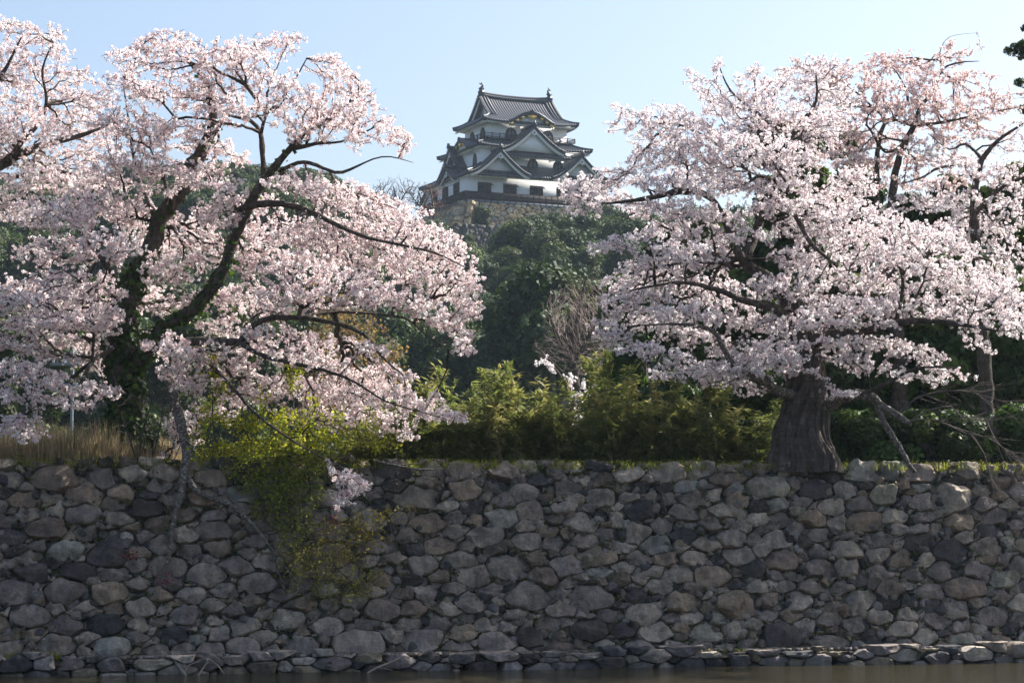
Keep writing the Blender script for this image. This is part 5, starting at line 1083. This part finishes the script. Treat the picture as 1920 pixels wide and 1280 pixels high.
# bare winter trees
BT = ((.30, .23, .21), (.36, .28, .25), (.24, .18, .16))
def bare_tree(name, label, px, Y, zb, limbs, pads, dens, seed, cols=BT, leaf=None, rs=1.6, size=.05, per_m=3, group=None, bf=.5):
    b = P(px, 868, Y); b[2] = zb; t = Tree(name, label, 'tree', b, group, seed)
    for i, L in enumerate(limbs): t.limb([(a, c, Y, r) for a, c, r in L], 'trunk' if i == 0 else 'limb', 'twig', sides=7)
    t.grow(t.pads(pads, Y, dens, 1.5, 1.5), bf=bf); t.twigs(cols=cols, rs=rs, sides=3)
    if leaf: t.leaves(per_m, 30, .12, size, .6, leaf)
    return t
bare_tree('bare_tree', 'leafless tree with fine pinkish twigs standing before the wooded slope', 1075, 85, 3.7, [[(1080, 860, .26), (1078, 720, .2), (1076, 650, .14), (1090, 560, .08), (1100, 520, .04)], [(1078, 700, .14), (1050, 640, .1), (1030, 590, .05)], [(1078, 680, .12), (1110, 620, .08), (1140, 560, .04)], [(1078, 720, .1), (1035, 680, .06), (1005, 650, .03)]],
          [(1060, 570, 40, 44, 10), (1100, 550, 50, 40, 0), (1040, 600, 24, 34, -20), (1090, 610, 70, 50, 0), (1140, 590, 50, 50, 0), (1020, 645, 24, 24, 0), (1050, 660, 40, 30, 0), (1110, 670, 60, 40, 0)], 80, 51, rs=.62, bf=.7, cols=((.42, .32, .30), (.48, .38, .35), (.34, .26, .24)))
bare_tree('autumn_tree', 'rusty brown leaved tree glowing behind the blossoms left of the bamboo', 660, 75, 3.7, [[(665, 870, .22), (660, 760, .16), (655, 680, .1), (650, 600, .05)], [(660, 760, .1), (710, 700, .07), (740, 660, .03)], [(660, 740, .1), (610, 680, .07), (590, 640, .03)]],
          [(650, 600, 70, 50, 0), (610, 650, 60, 50, 0), (700, 650, 70, 50, 0), (720, 710, 60, 40, 0), (650, 700, 80, 50, 0), (600, 740, 60, 40, 0), (620, 560, 50, 30, 0)], 9, 52, leaf=[(.2, .13, .07), (.17, .115, .06), (.23, .15, .08)], per_m=18, size=.05, rs=1.2)
YB = 285
CB_G = 'bare trees beside the keep on the hilltop'
for i, (px, pt, hw, rd, lab) in enumerate(((740, 325, 42, 0, 'leafless grey tree left of the castle with a rounded crown'), (705, 345, 34, 0, 'leafless grey tree farthest left of the castle'), (788, 335, 28, 1, 'leafless reddish tree nearest the left end of the castle'))):
    bare_tree('bare_tree', lab, px, YB + i * 3, 36.5, [[(px + 6, 440, .24), (px + 3, 400, .2), (px + 1, pt + 40, .13), (px - 3, pt + 24, .06)], [(px + 2, 395, .12), (px + hw * .5, pt + 36, .07), (px + hw * .7, pt + 26, .03)], [(px + 2, 390, .12), (px - hw * .5, pt + 36, .07), (px - hw * .7, pt + 28, .03)]],
              [(px, pt + 22, hw, 22, 0), (px + hw * .4, pt + 36, hw * .7, 20, 0), (px - hw * .4, pt + 38, hw * .7, 22, 0), (px, pt + 50, hw * .8, 16, 0)], 7, 60 + i, cols=((.2, .16, .15), (.14, .12, .12)) if not rd else ((.3, .16, .13), (.24, .13, .11)), rs=5.5, group=CB_G)
bare_tree('bare_tree', 'low reddish bare tree in front of the left corner of the castle base', 812, 284, 36.3, [[(812, 430, .2), (812, 390, .14), (806, 350, .08)]], [(810, 360, 22, 24, 0), (826, 385, 24, 14, 0), (800, 395, 20, 16, 0)], 8, 66, cols=((.33, .17, .13), (.28, .15, .12)), rs=5.5, group=CB_G)
# small pine on the castle base
b = P(903, 425, 286); t = thing('pine_tree', 'small dark pine standing against the ochre castle base', 'tree', b); rg = np.random.default_rng(9)
mb = MB(); tube(mb, catmull(np.array([(0, 0, -4), (.2, 0, 0), (0, 0, 2.2)]), .4), .14, 7); mb.build('trunk', M['bark'], t)
crown([(rg.normal() * .6, rg.normal() * .6, rg.uniform(-.6, 2.2), rg.uniform(.45, .75)) for _ in range(16)], 5000, .14, [(.05, .075, .02), (.07, .09, .025), (.04, .06, .02)], rg, .6, .3).build('needles', M['leaf'], t)

# ------------------------------------------------------------------ dry grass, fallen wood, pole, shed
rg = np.random.default_rng(13); n = 15000
x = rg.uniform(-11, -6.6, n); yy = wall_top_Y(x) + .3 + rg.uniform(0, 3.2, n); h = rg.uniform(.3, .95, n) * (.7 + .4 * vnoise(np.stack([x, yy, 0 * x], -1), 1.2, 4)); a = rg.uniform(0, 6.28, n); ln = rg.uniform(.05, .5, n)
B0 = np.stack([x, yy, 0 * x + 3.7], -1); tip = B0 + np.stack([np.cos(a) * ln * h, np.sin(a) * ln * h, h], -1); sd_ = np.stack([-np.sin(a), np.cos(a), 0 * a], -1) * .005; md = (B0 + tip) / 2 + np.array([0, 0, .06]) * h[:, None]
mb = MB(); cg = pick([(.5, .39, .24), (.42, .32, .19), (.58, .47, .3), (.35, .26, .16), (.2, .2, .06)], n, rg); mb.quads(np.stack([B0 - sd_, B0 + sd_, md + sd_, md - sd_], 1), cg); mb.quads(np.stack([md - sd_, md + sd_, tip + sd_ * .3, tip - sd_ * .3], 1), cg)
tag(mb.build('dry_grass', M['straw']), 'tall dry straw coloured grass on the wall top at the left edge', 'grass', kind='stuff')
n = 9000; s_ = rg.uniform(-12, 12, n); x = s_; yy = wall_top_Y(x) - .12 + rg.exponential(.35, n); h = rg.uniform(.05, .2, n); a = rg.uniform(0, 6.28, n)
B0 = np.stack([x, yy, 0 * x + 3.68], -1); tip = B0 + np.stack([np.cos(a) * h * .6, np.sin(a) * h * .6, h], -1); sd_ = np.stack([-np.sin(a), np.cos(a), 0 * a], -1) * .006
n2 = 1800; x = np.concatenate([rg.uniform(-9.6, -7.9, n2 // 2), rg.normal(2.6, 1.2, n2 // 2)]); dd = rg.uniform(.05, .5, n2); B2 = WO + (x / WT[0])[:, None] * WT - dd[:, None] * WNH + np.array([0, 0, .27]); a2 = rg.uniform(0, 6.28, n2); h2 = rg.uniform(.04, .16, n2) * np.where(x < 0, 1, .4)
T2_ = B2 + np.stack([np.cos(a2) * h2 * .6, np.sin(a2) * h2 * .6, h2], -1); s2 = np.stack([-np.sin(a2), np.cos(a2), 0 * a2], -1) * .006
mb = MB(); mb.quads(np.stack([B0 - sd_, B0 + sd_, tip + sd_ * .2, tip - sd_ * .2], 1), pick(GRN + [(.2, .18, .08)], n, rg)); mb.quads(np.stack([B2 - s2, B2 + s2, T2_ + s2 * .2, T2_ - s2 * .2], 1), pick(YG + GRN, n2, rg))
tag(mb.build('grass', M['thin_leaf']), 'short green grass along the wall top and on the ledge by the water', 'grass', kind='stuff')
def deadwood(name, label, cat, paths, mat_='lichen_bark', sides=8, amp=.18, on_wall=None):
    b = None; root = None
    for i, L in enumerate(paths):
        W = np.array([[*(wallP(a, c, o) if on_wall else P(a, c, o)), r] for a, c, o, r in L]); W = catmull(W, .08)
        if root is None: b = W[0, :3]; root = thing(name, label, cat, b)
        mb = MB(); tube(mb, W[:, :3], W[:, 3], sides, amp, 6, seed=i, col=(.22, .19, .16)); mb.build('stem' if i == 0 else 'branch', M[mat_], root, b, smooth=True)
deadwood('dead_trunk', 'crooked dark dead trunk leaning on the wall top and hanging down over the stones', 'dead wood', [[(318, 690, -.2, .06), (322, 730, -.05, .085), (338, 790, .1, .1), (350, 840, .2, .1), (344, 890, .22, .085), (338, 930, .2, .06), (325, 980, .18, .05), (318, 1040, .16, .04), (302, 1075, .12, .03), (290, 1095, .08, .015)]], on_wall=True)
deadwood('vine', 'thick bare vine slanting down the wall to the right of the dead trunk', 'vine', [[(350, 895, .15, .07), (372, 922, .2, .065), (430, 945, .28, .055), (455, 965, .3, .04), (480, 990, .3, .03), (505, 1025, .26, .025), (520, 1065, .2, .018), (535, 1110, .12, .01)], [(470, 978, .3, .022), (510, 1030, .3, .018), (545, 1075, .2, .012), (580, 1130, .12, .006)], [(500, 1000, .3, .01), (530, 990, .3, .01), (533, 960, .25, .006)]], on_wall=True)
Yl = 38.1
deadwood('driftwood', 'pale dead branch lying on the ledge and dipping into the water', 'dead wood', [[(322, 1222, Yl, .03), (330, 1240, Yl - .25, .035), (345, 1262, Yl - .45, .03), (352, 1272, Yl - .5, .02)], [(330, 1240, Yl - .25, .02), (360, 1228, Yl, .018), (400, 1240, Yl - .2, .012), (420, 1262, Yl - .4, .006)], [(345, 1262, Yl - .4, .018), (356, 1245, Yl - .3, .012), (375, 1240, Yl - .2, .01)], [(370, 1268, Yl - .5, .016), (382, 1250, Yl - .4, .014), (390, 1240, Yl - .3, .008)], [(340, 1225, Yl, .014), (380, 1222, Yl + .1, .012), (410, 1236, Yl - .2, .006)]], 'twig')
deadwood('driftwood', 'thin forked dead branch on the ledge near the middle of the wall', 'dead wood', [[(688, 1262, 38.3, .02), (705, 1252, 38.45, .022), (735, 1240, 38.6, .02), (752, 1232, 38.7, .01)], [(705, 1252, 38.45, .014), (720, 1252, 38.3, .01), (735, 1256, 38.2, .006)]], 'twig')
deadwood('fallen_branch', 'fallen branch lying along the wall top left of the bamboo', 'dead wood', [[(700, 862, 40.2, .02), (740, 872, 40.1, .025), (790, 880, 40.0, .02), (830, 878, 40.1, .01)], [(740, 872, 40.1, .015), (790, 868, 40.3, .01)]])
# red azalea sprigs
def sprig(px, py, label, n=60):
    c = wallP(px, py, .16); t = thing('azalea_sprig', label, 'flowers', c, 0, 'azalea sprigs on the wall'); mb = MB(); p = rg.normal(size=(n, 3)) * np.array([.08, .05, .06]); mb.quads(leaf_quads(p, rg.normal(size=(n, 3)) - np.array([0, 1, 0]), rg.uniform(.01, .02, n), .8, .4, rg), pick([(.45, .07, .12), (.5, .15, .2), (.08, .12, .02)], n, rg)); mb.build('petals', M['thin_leaf'], t)
    mb = MB(); tube(mb, np.array([(0, .12, -.1), (0, .03, -.02), (.03, -.02, .05)]), .006, 4); mb.build('stem', M['bark'], t)
sprig(622, 978, 'small red azalea flowers on the wall under the hanging white blossom'); sprig(312, 1085, 'small red azalea flowers at the lower end of the dead trunk', 40); sprig(242, 1043, 'small red azalea flowers left of the hanging dead trunk', 40)
# utility pole and shed beyond the left cherry
Yq = 72; b = P(133, 868, Yq); b[2] = 3.7; t = thing('utility_pole', 'pale concrete utility pole behind the low branches of the left cherry', 'pole', b)
zt_ = P(133, 655, Yq)[2] - b[2]; mb = MB(); tube(mb, np.array([(0, 0, -.2), (0, 0, zt_ / 2), (0, 0, zt_)]), [.06, .055, .05], 12); mb.build('pole', M['concrete'], t)
mb = MB(); mb.box((0, 0, zt_ - .5), (1.5, .1, .1)); mb.box((0, 0, zt_ - 1.2), (1.1, .1, .1)); mb.build('crossarm', M['concrete'], t)
for xk in (-.65, -.25, .25, .65):
    mb = MB(); tube(mb, np.array([(xk, 0, zt_ - .45), (xk, 0, zt_ - .3)]), [.04, .05], 8); mb.build('insulator', M['plaster'], t)
    W = np.array([(xk - 18 * k, 3 * k, zt_ - .3 - 1.6 * k * (1 - k) * 2) for k in np.linspace(0, 1, 14)]); mb = MB(); tube(mb, W, .014, 4); mb.build('cable', M['dark_opening'], t)

# ------------------------------------------------------------------ left background trees
for args in ((60, 95, 560, 120, 'dark tree farthest left behind the low branches of the left cherries'), (200, 100, 520, 110, 'dark tree directly behind the ivy clad trunk'), (330, 105, 540, 110, 'dark green tree behind the middle of the left cherry'), (450, 98, 560, 90, 'green tree left of the rusty brown tree'), (-40, 80, 600, 90, 'yellowish tree at the left edge behind the dry grass'), (560, 110, 600, 80, 'dark tree behind the lower boughs of the left cherry')):
    broad_tree(*args, seed=int(args[0]) + 900, n=12000, leaf=.11, pal=EVER, group='dark trees beyond the left cherries')
# ------------------------------------------------------------------ thin haze filling the valley
mb = MB(); mb.box((0, 200, 38), (840, 830, 79)); hz = mb.build('haze', M['haze']); tag(hz, 'thin bluish haze softening the castle hill', 'haze', kind='stuff')
